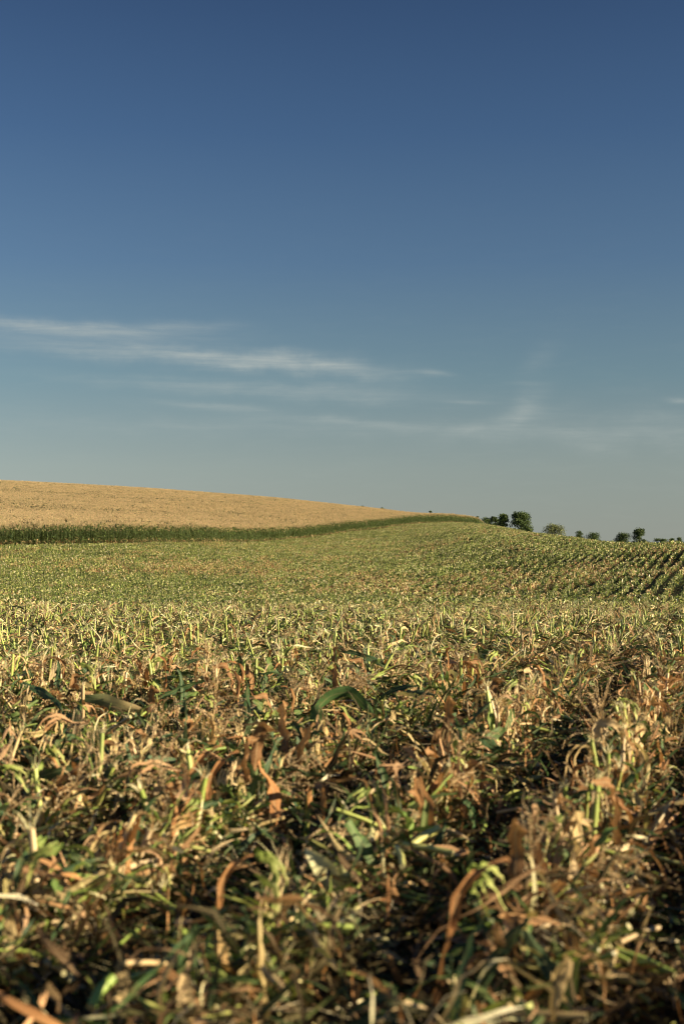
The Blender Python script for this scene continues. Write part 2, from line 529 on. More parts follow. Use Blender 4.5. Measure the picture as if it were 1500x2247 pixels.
def ribbon(mb, path, width, rng, across=4, curl=0.6, roll0=0.0, twist=0.0, wave=0.006, torn=False, c1=(0.1, 0.2, 0.05), c2=None,
           mat=0, shape='blade', crumple=0.0):
    """a maize blade along path: arched section, twisting, wavy edges"""
    n = len(path)
    s = np.linspace(0, 1, n)
    T, S, N = frames(path)
    if shape == 'blade':
        w = width * (0.55 + 0.45 * np.clip(s / 0.25, 0, 1)) * np.clip(1 - ((s - 0.30) / 0.70).clip(0) ** 2.2, 0.0, 1) ** 0.8
        if torn:
            w = width * (0.35 + 0.65 * np.clip(s / 0.3, 0, 1)) * np.clip(1.06 - s, 0, 1) ** 0.6 * rng.uniform(0.72, 1.0, n)
            w[-1] *= rng.uniform(0.05, 0.5)
    else:
        w = width * np.sin(np.pi * np.clip(s, 0.06, 0.97)) ** 0.6
    w = np.maximum(w, 0.0012)
    roll = roll0 + twist * s
    j = np.linspace(-1, 1, across + 1)
    k = np.maximum(abs(curl) * (0.35 + 0.5 * s + 0.5 * np.sin(s * rng.uniform(3, 9) + rng.uniform(0, 6.3)) ** 2), 0.05)[:, None]
    al = j[None] * k * 0.5
    X = np.sin(al) / k * w[:, None]
    Z = (1 - np.cos(al)) / k * w[:, None] * np.sign(curl)
    if crumple > 0:
        X = X * (1 + rng.normal(0, 0.16 * crumple, X.shape))
        Z = Z + rng.normal(0, 0.11 * crumple, Z.shape) * w[:, None]
    ph = rng.uniform(0, 6.28, 2)
    fr = rng.uniform(1.5, 4.0)
    Z = Z + wave * np.abs(j)[None] * np.where(j[None] < 0, np.sin(6.28 * fr * s[:, None] + ph[0]), np.sin(6.28 * fr * 1.2 * s[:, None] + ph[1]))
    if torn:
        Z = Z + rng.normal(0, wave * 0.5, Z.shape)
    cr, sr = np.cos(roll)[:, None], np.sin(roll)[:, None]
    X2, Z2 = X * cr - Z * sr, X * sr + Z * cr
    P = path[:, None, :] + X2[..., None] * S[:, None, :] + Z2[..., None] * N[:, None, :]
    mb.grid(P, (j + 1) / 2 + float(rng.integers(0, 9)), s * max(1.0, 1.0), c1, mat, c2)


def shredded(mb, path, width, rng, strips, **kw):
    """a dry blade split lengthwise into strips that part towards the tip"""
    T, S, N = frames(path)
    s = np.linspace(0, 1, len(path))[:, None]
    L = np.linalg.norm(path[-1] - path[0]) + 0.05
    for k in range(strips):
        q = (k + 0.5) / strips - 0.5
        dev = s ** 1.6 * L * (rng.normal(0, 0.10) + 0.25 * q)
        dz = s ** 1.8 * L * rng.normal(0, 0.10)
        m = max(5, int(len(path) * rng.uniform(0.5, 1.0)))
        p = (path + S * (q * width + dev) + N * dz)[:m]
        p = keep_above(p, 0.004)
        ribbon(mb, p, width / strips * rng.uniform(0.8, 1.3), rng, **kw)


def droop_path(p0, az0, pitch, L, n, rng, droop=2.0, kink=0.0, yaw=0.3, floor=None):
    """centre line that leaves p0 at bearing az0 and pitch and sags"""
    p = np.array(p0, float)
    out = [p.copy()]
    st = L / (n - 1)
    a, ph = az0, pitch
    yk = rng.normal(0, yaw)
    for i in range(n - 1):
        ph -= droop / (n - 1) * (0.4 + 1.2 * i / n) * (0.6 + 0.8 * max(math.cos(ph), 0.0))
        ph += rng.normal(0, kink)
        a += yk / (n - 1) + rng.normal(0, kink * 0.7)
        ph = max(ph, -1.50)
        if floor is not None and p[2] < floor and ph < 0:
            ph = rng.uniform(-0.05, 0.35)
        p = p + st * np.array([math.cos(ph) * math.cos(a), math.cos(ph) * math.sin(a), math.sin(ph)])
        out.append(p.copy())
    return np.array(out)


def keep_above(path, z=0.006):
    path = path.copy()
    below = np.clip(z - path[:, 2], 0, None)
    path[:, 2] += below * 0.92
    return path


def tube(mb, path, rad, c1, c2=None, mat=0, sides=7, cap=True, capc=None):
    T, S, N = frames(path)
    th = np.linspace(0, 2 * np.pi, sides, endpoint=False)
    rad = np.broadcast_to(rad, (len(path),))
    P = path[:, None, :] + rad[:, None, None] * (np.cos(th)[None, :, None] * S[:, None] + np.sin(th)[None, :, None] * N[:, None])
    mb.grid(P, np.linspace(0, 1, sides), np.linspace(0, 1, len(path)), c1, mat, c2, closed=True)
    if cap:
        for e in (0, -1):
            ring = P[e]
            cen = path[e][None].repeat(sides, 0)
            mb.grid(np.stack([ring, cen * 0.999 + ring * 0.001]), np.linspace(0, 1, sides), [0, 1], capc if capc is not None else c1, mat, None, closed=True)


def stalk_geo(mb, h, r, rng, lean, sides=8, low=False, mat=0, cols=None):
    """cut maize stalk with swollen nodes; returns its path"""
    n = 4 if low else 13
    t = np.linspace(0, 1, n)
    bow = rng.normal(0, 0.03, 2)
    path = np.stack([lean[0] * t + bow[0] * t * t, lean[1] * t + bow[1] * t * t, h * t - 0.02], 1)
    rad = r * (1.08 - 0.25 * t)
    if not low:
        for k in (0.12, 0.42, 0.78):
            rad = rad * (1 + 0.22 * np.exp(-((t - k) / 0.035) ** 2))
    c1, c2 = cols
    tube(mb, path, rad, c1, c2, mat, sides if not low else 4, cap=not low, capc=(0.42, 0.40, 0.20))
    return path


def fray_geo(mb, p, axis, rng, n, L, col_pal=P_CREAM, mat=0, wid=(0.002, 0.007), spread=0.7, seg=4):
    """shredded rind and pith fibres fanning from a cut end"""
    for _ in range(n):
        a = rng.uniform(0, 6.28)
        sp = abs(rng.normal(0, spread))
        d = unit(np.array([math.cos(a) * math.sin(sp), math.sin(a) * math.sin(sp), math.cos(sp)]) + np.array([axis[0], axis[1], 0]) * 0.5)
        ln = L * rng.uniform(0.35, 1.15)
        path = droop_path(p + 0.006 * np.array([math.cos(a), math.sin(a), 0]) - np.array([0, 0, 0.01]), math.atan2(d[1], d[0]), math.asin(np.clip(d[2], -1, 1)),
                          ln, seg, rng, droop=rng.uniform(0.1, 1.6), kink=0.16)
        ribbon(mb, path, rng.uniform(*wid), rng, across=1, curl=0.3, roll0=rng.uniform(0, 3), twist=rng.normal(0, 1.2), wave=0.0, torn=True,
               c1=pick(col_pal, rng), c2=pick(col_pal, rng), mat=mat)


def tassel_geo(mb, rng, base, az0, pitch, L, nb, spike=16, mat=0, pal=P_STRAW, low=False):
    """maize tassel: stem, side branches, spikelets set along them"""
    main = droop_path(base, az0, pitch, L, 6 if low else 10, rng, droop=0.5, kink=0.05)
    tube(mb, main, np.linspace(0.0035, 0.0018, len(main)), pick(pal, rng), None, mat, 3 if low else 4, cap=False)
    lines = [main[len(main) // 3:]]
    for b in range(nb):
        k = rng.uniform(0.15, 0.65)
        p = main[int(k * (len(main) - 1))]
        ln = L * rng.uniform(0.40, 0.72)
        a = az0 + rng.normal(0, 0.9) if abs(pitch) < 0.8 else rng.uniform(0, 6.28)
        path = droop_path(p, a, pitch * 0.6 + rng.normal(0.25, 0.35), ln, 5 if low else 7, rng, droop=rng.uniform(0.3, 1.8), kink=0.08)
        path = keep_above(path)
        tube(mb, path, 0.0012, pick(pal, rng), None, mat, 3, cap=False)
        lines.append(path)
    Q, C = [], []
    for path in lines:
        m = spike if not low else max(4, spike // 2)
        tt = np.linspace(0.08, 1.0, m)
        idx = tt * (len(path) - 1)
        i0 = np.minimum(idx.astype(int), len(path) - 2)
        fr = (idx - i0)[:, None]
        pos = path[i0] * (1 - fr) + path[i0 + 1] * fr
        T = path[i0 + 1] - path[i0]
        T /= np.linalg.norm(T, axis=1)[:, None] + 1e-9
        for sgn in (1, -1):
            rv = rng.normal(0, 1, (m, 3))
            sd = np.cross(T, rv)
            sd /= np.linalg.norm(sd, axis=1)[:, None] + 1e-9
            ln = rng.uniform(0.008, 0.015, (m, 1)) * (1.6 if low else 1)
            d = T * 0.8 + sd * 0.6
            wv = np.cross(d, rng.normal(0, 1, (m, 3)))
            wv = wv / (np.linalg.norm(wv, axis=1)[:, None] + 1e-9) * 0.0036 * (1.6 if low else 1)
            Q.append(np.stack([pos, pos + d * ln * 0.5 + wv, pos + d * ln, pos + d * ln * 0.5 - wv], 1))
            C.append(np.array([pick(pal, rng, 0.25) for _ in range(m)]))
    mb.quads(np.concatenate(Q), np.concatenate(C), mat)


# ------------------------------------------------------------------ linking helpers
def tag(o, label=None, cat=None, group=None, kind=None):
    if label:
        o['label'] = label
    if cat:
        o['category'] = cat
    if group:
        o['group'] = group
    if kind:
        o['kind'] = kind
    return o


def link(name, me, parent=None, loc=None, rot=None, scale=None):
    o = bpy.data.objects.new(name, me)
    COL.objects.link(o)
    if parent is not None:
        o.parent = parent
    if loc is not None:
        o.location = loc
    if rot is not None:
        o.rotation_euler = rot
    if scale is not None:
        o.scale = (scale,) * 3 if not isinstance(scale, tuple) else scale
    return o


def lib(name, meshes):
    """a library of shapes for scattered stuff; stays out of the scene itself"""
    c = bpy.data.collections.new(name)
    for i, me in enumerate(meshes):
        o = bpy.data.objects.new('%s_%03d' % (name, i), me)
        c.objects.link(o)
    return c


def scatter(name, coll, pos, rot, scl, idx, mat_slots=None):
    """one object: points carrying a shape index, a rotation and a scale, instanced by geometry nodes"""
    me = bpy.data.meshes.new(name)
    n = len(pos)
    me.vertices.add(n)
    me.vertices.foreach_set('co', np.asarray(pos, np.float32).ravel())
    a = me.attributes.new('turn', 'FLOAT_VECTOR', 'POINT')
    a.data.foreach_set('vector', np.asarray(rot, np.float32).ravel())
    a = me.attributes.new('size', 'FLOAT_VECTOR', 'POINT')
    s = np.asarray(scl, np.float32)
    if s.ndim == 1:
        s = np.stack([s, s, s], 1)
    a.data.foreach_set('vector', s.ravel())
    a = me.attributes.new('pick', 'INT', 'POINT')
    a.data.foreach_set('value', np.asarray(idx, np.int32))
    o = link(name, me)
    ng = bpy.data.node_groups.new(name + '_scatter', 'GeometryNodeTree')
    ng.interface.new_socket('Geometry', in_out='INPUT', socket_type='NodeSocketGeometry')
    ng.interface.new_socket('Geometry', in_out='OUTPUT', socket_type='NodeSocketGeometry')
    N, L = ng.nodes, ng.links
    gi, go = N.new('NodeGroupInput'), N.new('NodeGroupOutput')
    ci = N.new('GeometryNodeCollectionInfo')
    ci.inputs['Collection'].default_value = coll
    ci.inputs['Separate Children'].default_value = True
    ci.inputs['Reset Children'].default_value = True
    ip = N.new('GeometryNodeInstanceOnPoints')
    ip.inputs['Pick Instance'].default_value = True

    def named(nm, dt):
        x = N.new('GeometryNodeInputNamedAttribute')
        x.data_type = dt
        x.inputs['Name'].default_value = nm
        return [s_ for s_ in x.outputs if s_.enabled and s_.name == 'Attribute'][0]
    L.new(gi.outputs[0], ip.inputs['Points'])
    L.new(ci.outputs[0], ip.inputs['Instance'])
    L.new(named('pick', 'INT'), ip.inputs['Instance Index'])
    e2r = N.new('FunctionNodeEulerToRotation')
    L.new(named('turn', 'FLOAT_VECTOR'), e2r.inputs[0])
    L.new(e2r.outputs[0], ip.inputs['Rotation'])
    L.new(named('size', 'FLOAT_VECTOR'), ip.inputs['Scale'])
    L.new(ip.outputs[0], go.inputs[0])
    md = o.modifiers.new('scatter', 'NODES')
    md.node_group = ng
    return o


HALF = math.atan(750 / FPX)


def wedge(n, d0, d1, rng, margin=0.09, power=0.5):
    """n points spread evenly over the strip of ground between two distances, a little wider than the view"""
    d = np.sqrt(rng.uniform(d0 * d0, d1 * d1, n)) if power == 0.5 else d0 + (d1 - d0) * rng.uniform(0, 1, n)
    half = 750 / FPX + margin
    x = rng.uniform(-half, half, n) * d + rng.uniform(-1, 1, n) * 1.2
    return x, d


def colpx(x, y):
    return 750 + FPX * x / np.maximum(y, 0.1)


# ================================================================== the ground
def build_ground():
    fr = np.linspace(-0.42, 0.42, 430)
    side = np.linspace(0.42, 2 * math.pi - 0.42, 130)[1:-1]
    azs = np.concatenate([fr, side])
    rr = np.concatenate([[0.3], np.geomspace(1.5, 40, 200), np.geomspace(40.6, 6000, 170)])
    A, Rr = np.meshgrid(azs, rr, indexing='ij')
    X, Y = np.sin(A) * Rr, np.cos(A) * Rr
    A2 = np.arctan2(X, Y)
    Z = ground(X, Y)
    P = np.stack([X, Y, Z], -1)
    na, nr = P.shape[:2]
    me = bpy.data.meshes.new('field_ground')
    V = P.reshape(-1, 3)
    cen = len(V)
    V = np.concatenate([V, [[0, 0, float(ground(0.001, 0.001))]]])
    i = np.arange(na)[:, None]
    j = np.arange(nr - 1)[None]
    i2 = (i + 1) % na
    F = np.stack([i * nr + j, i * nr + j + 1, i2 * nr + j + 1, i2 * nr + j], -1).reshape(-1, 4)
    F = F[:, ::-1].astype(np.int32)
    tri = np.stack([np.full(na, cen), np.arange(na) * nr, ((np.arange(na) + 1) % na) * nr], -1)[:, ::-1].astype(np.int32)
    faces = np.concatenate([F.ravel(), tri.ravel()])
    me.vertices.add(len(V))
    me.vertices.foreach_set('co', V.astype(np.float32).ravel())
    me.loops.add(len(faces))
    me.loops.foreach_set('vertex_index', faces)
    ls = np.concatenate([np.arange(len(F)) * 4, len(F) * 4 + np.arange(len(tri)) * 3]).astype(np.int32)
    lt = np.concatenate([np.full(len(F), 4), np.full(len(tri), 3)]).astype(np.int32)
    me.polygons.add(len(ls))
    me.polygons.foreach_set('loop_start', ls)
    me.polygons.foreach_set('loop_total', lt)
    me.polygons.foreach_set('use_smooth', np.full(len(ls), True))
    me.update(calc_edges=True)
    me.materials.append(M_SOIL)
    o = link('field_ground', me)
    tag(o, 'dark soil of the rolling corn field under the crop residue', kind='structure')


build_ground()

# ================================================================== standing corn
# line of the uncut edge, left to right (world x, y)
def edge_pt(px, d):
    return ((px - 750) / FPX * d, d)


EDGE = [(-170.0, 150.0), (-95.0, 168.0), edge_pt(0, 185), edge_pt(150, 190), edge_pt(300, 199), edge_pt(450, 222), edge_pt(600, 262), edge_pt(700, 300),
        edge_pt(780, 330), edge_pt(850, 362), edge_pt(930, 405), edge_pt(1000, 445), edge_pt(1045, 480), edge_pt(1060, 560), edge_pt(1070, 700)]
EX, EY = np.array([e[0] for e in EDGE]), np.array([e[1] for e in EDGE])


def edge_y(x):
    return np.interp(x, EX, EY)


def corn_plant(rng, low=True, green=0.8, tops=False):
    mb = MB()
    H = rng.uniform(2.45, 2.85)
    n = 5
    t = np.linspace(0, 1, n)
    path = np.stack([rng.normal(0, 0.05) * t, rng.normal(0, 0.05) * t, H * 0.93 * t], 1)
    if not tops:
        tube(mb, path, 0.014, (0.12, 0.16, 0.05), (0.16, 0.20, 0.07), 1, 3, cap=False)
    a = rng.uniform(0, 6.28)
    nl = 15 if not tops else 5
    for k in range(nl):
        z = H * ((0.12 + 0.78 * k / nl) if not tops else (0.62 + 0.3 * k / nl))
        L = rng.uniform(0.55, 0.9) * (1.0 if z < H * 0.8 else 0.7)
        a += math.pi + rng.normal(0, 0.4)
        pth = droop_path((0, 0, z), a, rng.uniform(0.7, 1.15), L, 5, rng, droop=rng.uniform(1.6, 2.9), kink=0.08)
        if z < 0.45 and rng.random() < 0.35:
            c = pick(P_BROWN, rng) * 0.7
        elif z < 0.9 and rng.random() < 0.10:
            c = pick(P_TAN, rng)
        else:
            c = pick(P_DARK if rng.random() < 0.40 else P_GREEN if rng.random() < 0.8 else P_LIME_W, rng, 0.3)
        ribbon(mb, pth, rng.uniform(0.07, 0.105), rng, across=2, curl=0.8, wave=0.01, c1=c, c2=c * 1.15, mat=0, twist=rng.normal(0, 0.6))
    tassel_simple(mb, rng, np.array([path[-1][0], path[-1][1], H * 0.90]), 2)
    return mb


def tassel_simple(mb, rng, base, mat, k=6, spread=0.45):
    Q, C = [], []
    for b in range(k):
        a = rng.uniform(0, 6.28)
        sp = 0.05 if b == 0 else rng.uniform(0.2, spread + 0.35)
        L = rng.uniform(0.20, 0.34) * (1.2 if b == 0 else 1)
        d = np.array([math.cos(a) * math.sin(sp), math.sin(a) * math.sin(sp), math.cos(sp)])
        w = unit(np.cross(d, rng.normal(0, 1, 3))) * 0.020
        w2 = unit(np.cross(d, w)) * 0.020
        p1 = base + np.array([0, 0, rng.uniform(0, 0.08)])
        tip = p1 + d * L + np.array([0, 0, -0.05 * sp])
        mid = p1 + d * L * 0.55
        for ww in (w, w2):
            Q.append(np.stack([p1, mid + ww, tip, mid - ww]))
            C.append(pick(P_GOLD, rng, 0.22))
    mb.quads(np.array(Q), np.minimum(np.array(C), 0.85), mat)


def build_corn():
    rng = np.random.default_rng(21)
    plants = [corn_plant(rng).mesh('corn_plant', [M_BLADE, M_STALK, M_TASSEL]) for _ in range(10)]
    # edge plants as individuals: the 300 that stand largest, along the left of the picture
    seg = np.hypot(np.diff(EX), np.diff(EY))
    cum = np.concatenate([[0], np.cumsum(seg)])
    s0 = cum[2] - 6.0
    pos = []
    for k in range(300):
        s = s0 + k * 0.20
        x, y = np.interp(s, cum, EX), np.interp(s, cum, EY)
        pos.append((x + rng.normal(0, 0.04), y + rng.normal(0, 0.06)))
    pos = np.array(pos)
    zz = ground(pos[:, 0], pos[:, 1])
    for k in range(300):
        o = link('corn_plant', plants[k % 10], loc=(pos[k, 0], pos[k, 1], float(zz[k]) - 0.02), rot=(0, 0, rng.uniform(0, 6.28)), scale=rng.uniform(0.76, 1.12))
        tag(o, 'tall green standing corn plant with tan tassel at the uncut edge on the left', 'corn plant', 'standing corn plants along the front edge of the uncut field')
    # the rest of the first rows behind the edge
    s_all = np.arange(cum[0], cum[-1], 0.20)
    P, I, Rz, S = [], [], [], []
    for row in range(7):
        for s in s_all:
            if row == 0 and s0 - 0.1 <= s < s0 + 60.0:
                continue
            x, y = np.interp(s, cum, EX), np.interp(s, cum, EY)
            y2 = y + row * 0.76 * 1.15 + rng.normal(0, 0.10)
            x2 = x - row * 0.3 + rng.normal(0, 0.08)
            if abs(math.atan2(x2, y2)) > HALF + 0.14:
                continue
            P.append((x2, y2))
    P = np.array(P)
    z = ground(P[:, 0], P[:, 1]) - 0.02
    n = len(P)
    lc = lib('corn_edge_shape', plants)
    o = scatter('standing_corn', lc, np.column_stack([P, z]), np.column_stack([np.zeros(n), np.zeros(n), rng.uniform(0, 6.28, n)]), rng.uniform(0.78, 1.14, n), rng.integers(0, 10, n))
    tag(o, 'dense rows of green standing corn behind the front edge', kind='stuff')
    # the interior: blocks of canopy
    blocks = []
    for b in range(8):
        mb = MB()
        for k in range(26):
            p = corn_top(rng, 0.10 if b < 5 else 0.35)
            if (b >= 5 and k % 3 == 0) or (b < 2 and k == 0):
                p = green_top(rng)
            off = np.array([rng.uniform(-1.1, 1.1), rng.uniform(-1.1, 1.1), rng.normal(0, 0.06)])
            for arr, F, UV, C, Mi in zip(p.v, p.f, p.uv, p.c, p.m):
                mb.v.append(arr + off)
                mb.f.append(F + mb.n)
                mb.uv.append(UV)
                mb.c.append(C)
                mb.m.append(Mi)
            mb.n += p.n
        blocks.append(mb.mesh('corn_canopy', [M_BLADE, M_STALK, M_TASSEL]))
    pts = []
    y = 150.0
    while y < 760:
        step = 1.55
        xs = np.arange(-(0.24 + 0.14) * y, 75, step)
        xs = xs + rng.uniform(-0.6, 0.6, len(xs))
        ys = y + rng.uniform(-0.6, 0.6, len(xs))
        ok = ys > edge_y(np.clip(xs, EX[0], EX[-1])) + 3.6
        ok &= (xs < np.interp(ys, EY, EX))
        pts.append(np.stack([xs[ok], ys[ok]], 1))
        y += step
    P = np.concatenate(pts)
    n = len(P)
    z = ground(P[:, 0], P[:, 1])
    gn = vnoise(P[:, 0] / 14, P[:, 1] / 22, 31) + 0.6 * vnoise(P[:, 0] / 5, P[:, 1] / 7, 32)
    prob = np.clip(0.12 + 0.55 * np.clip(gn, 0, 1), 0, 0.7)
    idx = np.where(rng.random(n) < prob, rng.integers(5, 8, n), rng.integers(0, 5, n))
    o = scatter('corn_canopy', lib('corn_canopy_shape', blocks), np.column_stack([P, z]), np.column_stack([np.zeros(n), np.zeros(n), rng.uniform(0, 6.28, n)]), rng.uniform(0.95, 1.05, n), idx)
    tag(o, 'tan tasselled canopy of the uncut corn covering the hill', kind='stuff')
    return n


def green_top(rng):
    """a later, taller plant still green at the head"""
    mb = MB()
    H = rng.normal(2.75, 0.12)
    a = rng.uniform(0, 6.28)
    for k in range(9):
        a += 2.3 + rng.normal(0, 0.4)
        pth = droop_path((0, 0, H * 0.72 + 0.05 * k), a, rng.uniform(0.8, 1.3), rng.uniform(0.45, 0.8), 4, rng, droop=1.8, kink=0.05)
        ribbon(mb, pth, 0.11, rng, across=1, curl=0.5, wave=0, c1=pick(P_DARK, rng), c2=pick(P_GREEN, rng), mat=0)
    return mb


def corn_top(rng, gr):
    """upper part of one plant inside the stand"""
    mb = MB()
    H = rng.normal(2.62, 0.17)
    a = rng.uniform(0, 6.28)
    for k in range(4):
        z = H * (0.60 + 0.09 * k)
        a += math.pi + rng.normal(0, 0.4)
        pth = droop_path((0, 0, z), a, rng.uniform(0.7, 1.2), rng.uniform(0.4, 0.7), 4, rng, droop=2.2, kink=0.05)
        c = pick(P_GREEN, rng, 0.3) if rng.random() < 0.30 + gr else pick(P_GOLD, rng)
        ribbon(mb, pth, 0.07, rng, across=1, curl=0.5, wave=0, c1=c, c2=c, mat=0)
    if rng.random() > gr * 0.9:
        tassel_simple(mb, rng, np.array([0, 0, H * 0.90]), 2, 10, 0.8)
    return mb


N_CANOPY = build_corn()

# ================================================================== trees on the skyline
def tree(name, px, top, base, wide, d, label, seed, tone=1.0, shape='round', lobes=14, pale=0.0):
    """trunk and limbs (trunk) with a crown of leaf-sized faces gathered in clumps"""
    wide = wide * 0.93
    top = top + 1.2
    rng = np.random.default_rng(seed)
    x = (px - 750) / FPX * d
    zb = float(ground(x, d))
    ztop = EYE - (top - HZ) / FPX * d
    zvis = EYE - (base - HZ) / FPX * d
    H = ztop - zb
    Wd = wide / FPX * d
    root = bpy.data.objects.new(name, None)
    COL.objects.link(root)
    root.location = (x, d, zb - 0.1)
    tag(root, label, 'tree', 'trees beyond the crest of the field')
    crown_lo = max(0.04 * H, zvis - zb - 0.35 * H)
    mb = MB()
    t = np.linspace(0, 1, 7)
    tr = np.stack([0.03 * H * np.sin(3 * t), 0.02 * H * t, H * 0.75 * t], 1)
    tube(mb, tr, np.linspace(0.035 * H, 0.01 * H, 7), (0.10, 0.08, 0.06), None, 0, 8)
    cents = []
    for k in range(lobes):
        u = rng.uniform(0.08, 1.0)
        zz = crown_lo + (H - crown_lo) * u
        if shape == 'round':
            rr_ = 0.5 * Wd * math.sqrt(max(0.02, 1 - (2 * u - 0.85) ** 2 / 1.6))
        elif shape == 'cone':
            rr_ = 0.5 * Wd * (1.0 - 0.62 * u)
        else:
            rr_ = 0.5 * Wd * (0.55 + 0.4 * math.sin(3.1 * u + seed))
        a = rng.uniform(0, 6.28)
        q = math.sqrt(rng.uniform(0.02, 0.80))
        c = np.array([rr_ * q * math.cos(a), rr_ * q * math.sin(a), zz])
        s = Wd * rng.uniform(0.13, 0.24)
        c[2] = min(c[2], H - s * 0.7)
        cents.append((c, s))
        b0 = tr[rng.integers(2, 6)]
        pth = np.stack([b0 * (1 - w_) + c * w_ + np.array([0, 0, 0.03 * H * math.sin(3.1 * w_)]) for w_ in np.linspace(0, 1, 5)])
        tube(mb, pth, np.linspace(0.010 * H, 0.003 * H, 5), (0.10, 0.08, 0.06), None, 0, 5, cap=False)
    cents.append((np.array([0, 0, H - Wd * 0.13]), Wd * 0.15))
    link('trunk', mb.mesh('trunk', [M_BARK]), root)
    mc = MB()
    for c, s in cents:
        n = 240
        v = rng.normal(0, 1, (n, 3))
        v /= np.linalg.norm(v, axis=1)[:, None]
        rad = s * (0.45 + 0.85 * rng.random(n) ** 0.8)
        p = c + v * rad[:, None] * np.array([1.15, 1.15, 0.85]) * (1 + 0.25 * np.sin(v[:, :1] * 5 + v[:, 2:] * 4))
        ls = 0.017 * H * rng.uniform(0.7, 1.5, (n, 1))
        a = rng.normal(0, 1, (n, 3)) + v * 0.6
        a /= np.linalg.norm(a, axis=1)[:, None]
        b = np.cross(a, rng.normal(0, 1, (n, 3)))
        b /= np.linalg.norm(b, axis=1)[:, None]
        a, b = a * ls * 1.3, b * ls
        Q = np.stack([p - a, p + b, p + a, p - b], 1)
        lt = rng.uniform(0.75, 1.3) * tone * 1.45
        base_c = np.array([0.052, 0.085, 0.028]) * (1 - pale) + np.array([0.12, 0.135, 0.065]) * pale
        C = base_c[None] * lt * rng.uniform(0.7, 1.3, (n, 1))
        mc.quads(Q, C, 0)
    link('crown', mc.mesh('crown', [M_CROWN], smooth=False), root)
    return root


TD = 620.0
tree('bushy_tree', 1036, 1132, 1152, 12, 640, 'tiny dark treetop nearest the end of the tan corn on the crest', 1, lobes=7)
tree('bushy_tree', 1047, 1131, 1152, 17, 640, 'small rounded treetop just behind the tip of the standing corn', 2, lobes=9, pale=0.2)
tree('broad_tree', 1066, 1134, 1160, 34, TD, 'low dark spreading tree touching the one on its right', 3, lobes=14)
tree('broad_tree', 1086, 1133, 1163, 27, TD + 10, 'dark tree squeezed between a low spreading tree and a ragged one', 4, lobes=14)
tree('ragged_tree', 1103, 1127, 1166, 30, TD, 'ragged tree with gappy crown left of the biggest tree', 5, shape='ragged', lobes=18)
tree('big_round_tree', 1142, 1124, 1172, 48, TD, 'biggest full round green tree on the skyline', 6, lobes=30, tone=1.15)
tree('pale_tree', 1216, 1150, 1182, 46, TD, 'pale olive low tree standing alone in the gap of the skyline', 7, lobes=20, pale=0.75, tone=1.0)
tree('small_tree', 1271, 1163, 1190, 23, TD, 'small round tree left of the dark wide dome tree', 8, lobes=11)
tree('dome_tree', 1301, 1168, 1194, 39, TD, 'dark dome shaped tree sinking behind the slope beside a small round one', 9, lobes=20)
tree('wide_tree', 1366, 1169, 1203, 44, TD, 'wide rounded dark tree left of a taller pointed one', 10, lobes=22)
tree('pointed_tree', 1401, 1159, 1203, 38, TD, 'tall pointed dark tree on the right part of the skyline', 11, shape='cone', lobes=22)
tree('low_tree', 1440, 1180, 1205, 20, TD, 'leftmost of the low double clump of bushy trees', 12, lobes=8)
tree('low_tree', 1455, 1181, 1205, 21, TD, 'low bushy tree just right of its twin with narrow gap', 13, lobes=8)
tree('low_tree', 1474, 1180, 1205, 19, TD, 'low tree second from the right end of the skyline', 14, lobes=8)
tree('low_tree', 1488, 1178, 1205, 22, TD, 'last low bushy tree at the right end of the skyline', 15, lobes=8)
for k, (px, top, w_, lab) in enumerate([(796, 1109, 10, 'leftmost tiny treetop peeping over the tan corn hill'), (838, 1112, 8, 'middle tiny treetop peeping over the tan corn hill'),
                                        (943, 1120, 9, 'twiggy treetop peeping over the tan corn nearest the green wedge')]):
    tree('distant_tree', px, top, top + 25, w_, 900.0, lab, 30 + k, lobes=6)

# ================================================================== far harvested ground, in row-aligned patches
def litter_quads(rng, n, ext, zmax, pals, size, mat=0):
    """n chopped leaf pieces as bent quads in a box"""
    p = np.column_stack([rng.uniform(-ext[0], ext[0], n), rng.uniform(-ext[1], ext[1], n), rng.uniform(0.0, zmax, n) ** 1.0])
    a = rng.uniform(0, 6.28, n)
    pit = rng.normal(0, 0.45, n)
    ax = np.column_stack([np.cos(a) * np.cos(pit), np.sin(a) * np.cos(pit), np.sin(pit)])
    b = np.cross(ax, rng.normal(0, 0.6, (n, 3)) + np.array([0, 0, 1.0]))
    b /= np.linalg.norm(b, axis=1)[:, None] + 1e-9
    L = rng.uniform(size[0], size[1], (n, 1))
    w = rng.uniform(0.10, 0.30, (n, 1)) * L
    Q = np.stack([p - ax * L * 0.5 - b * w * 0.5, p + b * w, p + ax * L * 0.5, p - b * w], 1)
    Q[:, :, 2] = np.maximum(Q[:, :, 2], 0.0)
    C = np.array([pick(pals[rng.integers(len(pals))], rng, 0.25) for _ in range(n)])
    return Q, C


P_LIME_FAR = [(0.20, 0.28, 0.06), (0.27, 0.33, 0.085), (0.16, 0.24, 0.05), (0.38, 0.40, 0.13)]
PAL_MIX = {
    'green': [P_DARK, P_DARK, P_GREEN, P_LIME_FAR, P_DARK, P_GREEN],
    'pale': [P_LIME, P_CREAM, P_GREEN, P_DARK, P_DARK, P_LIME_FAR],
    'brown': [P_BROWN, P_TAN, P_BROWN, P_DARK, P_DARK, P_BROWN],
}


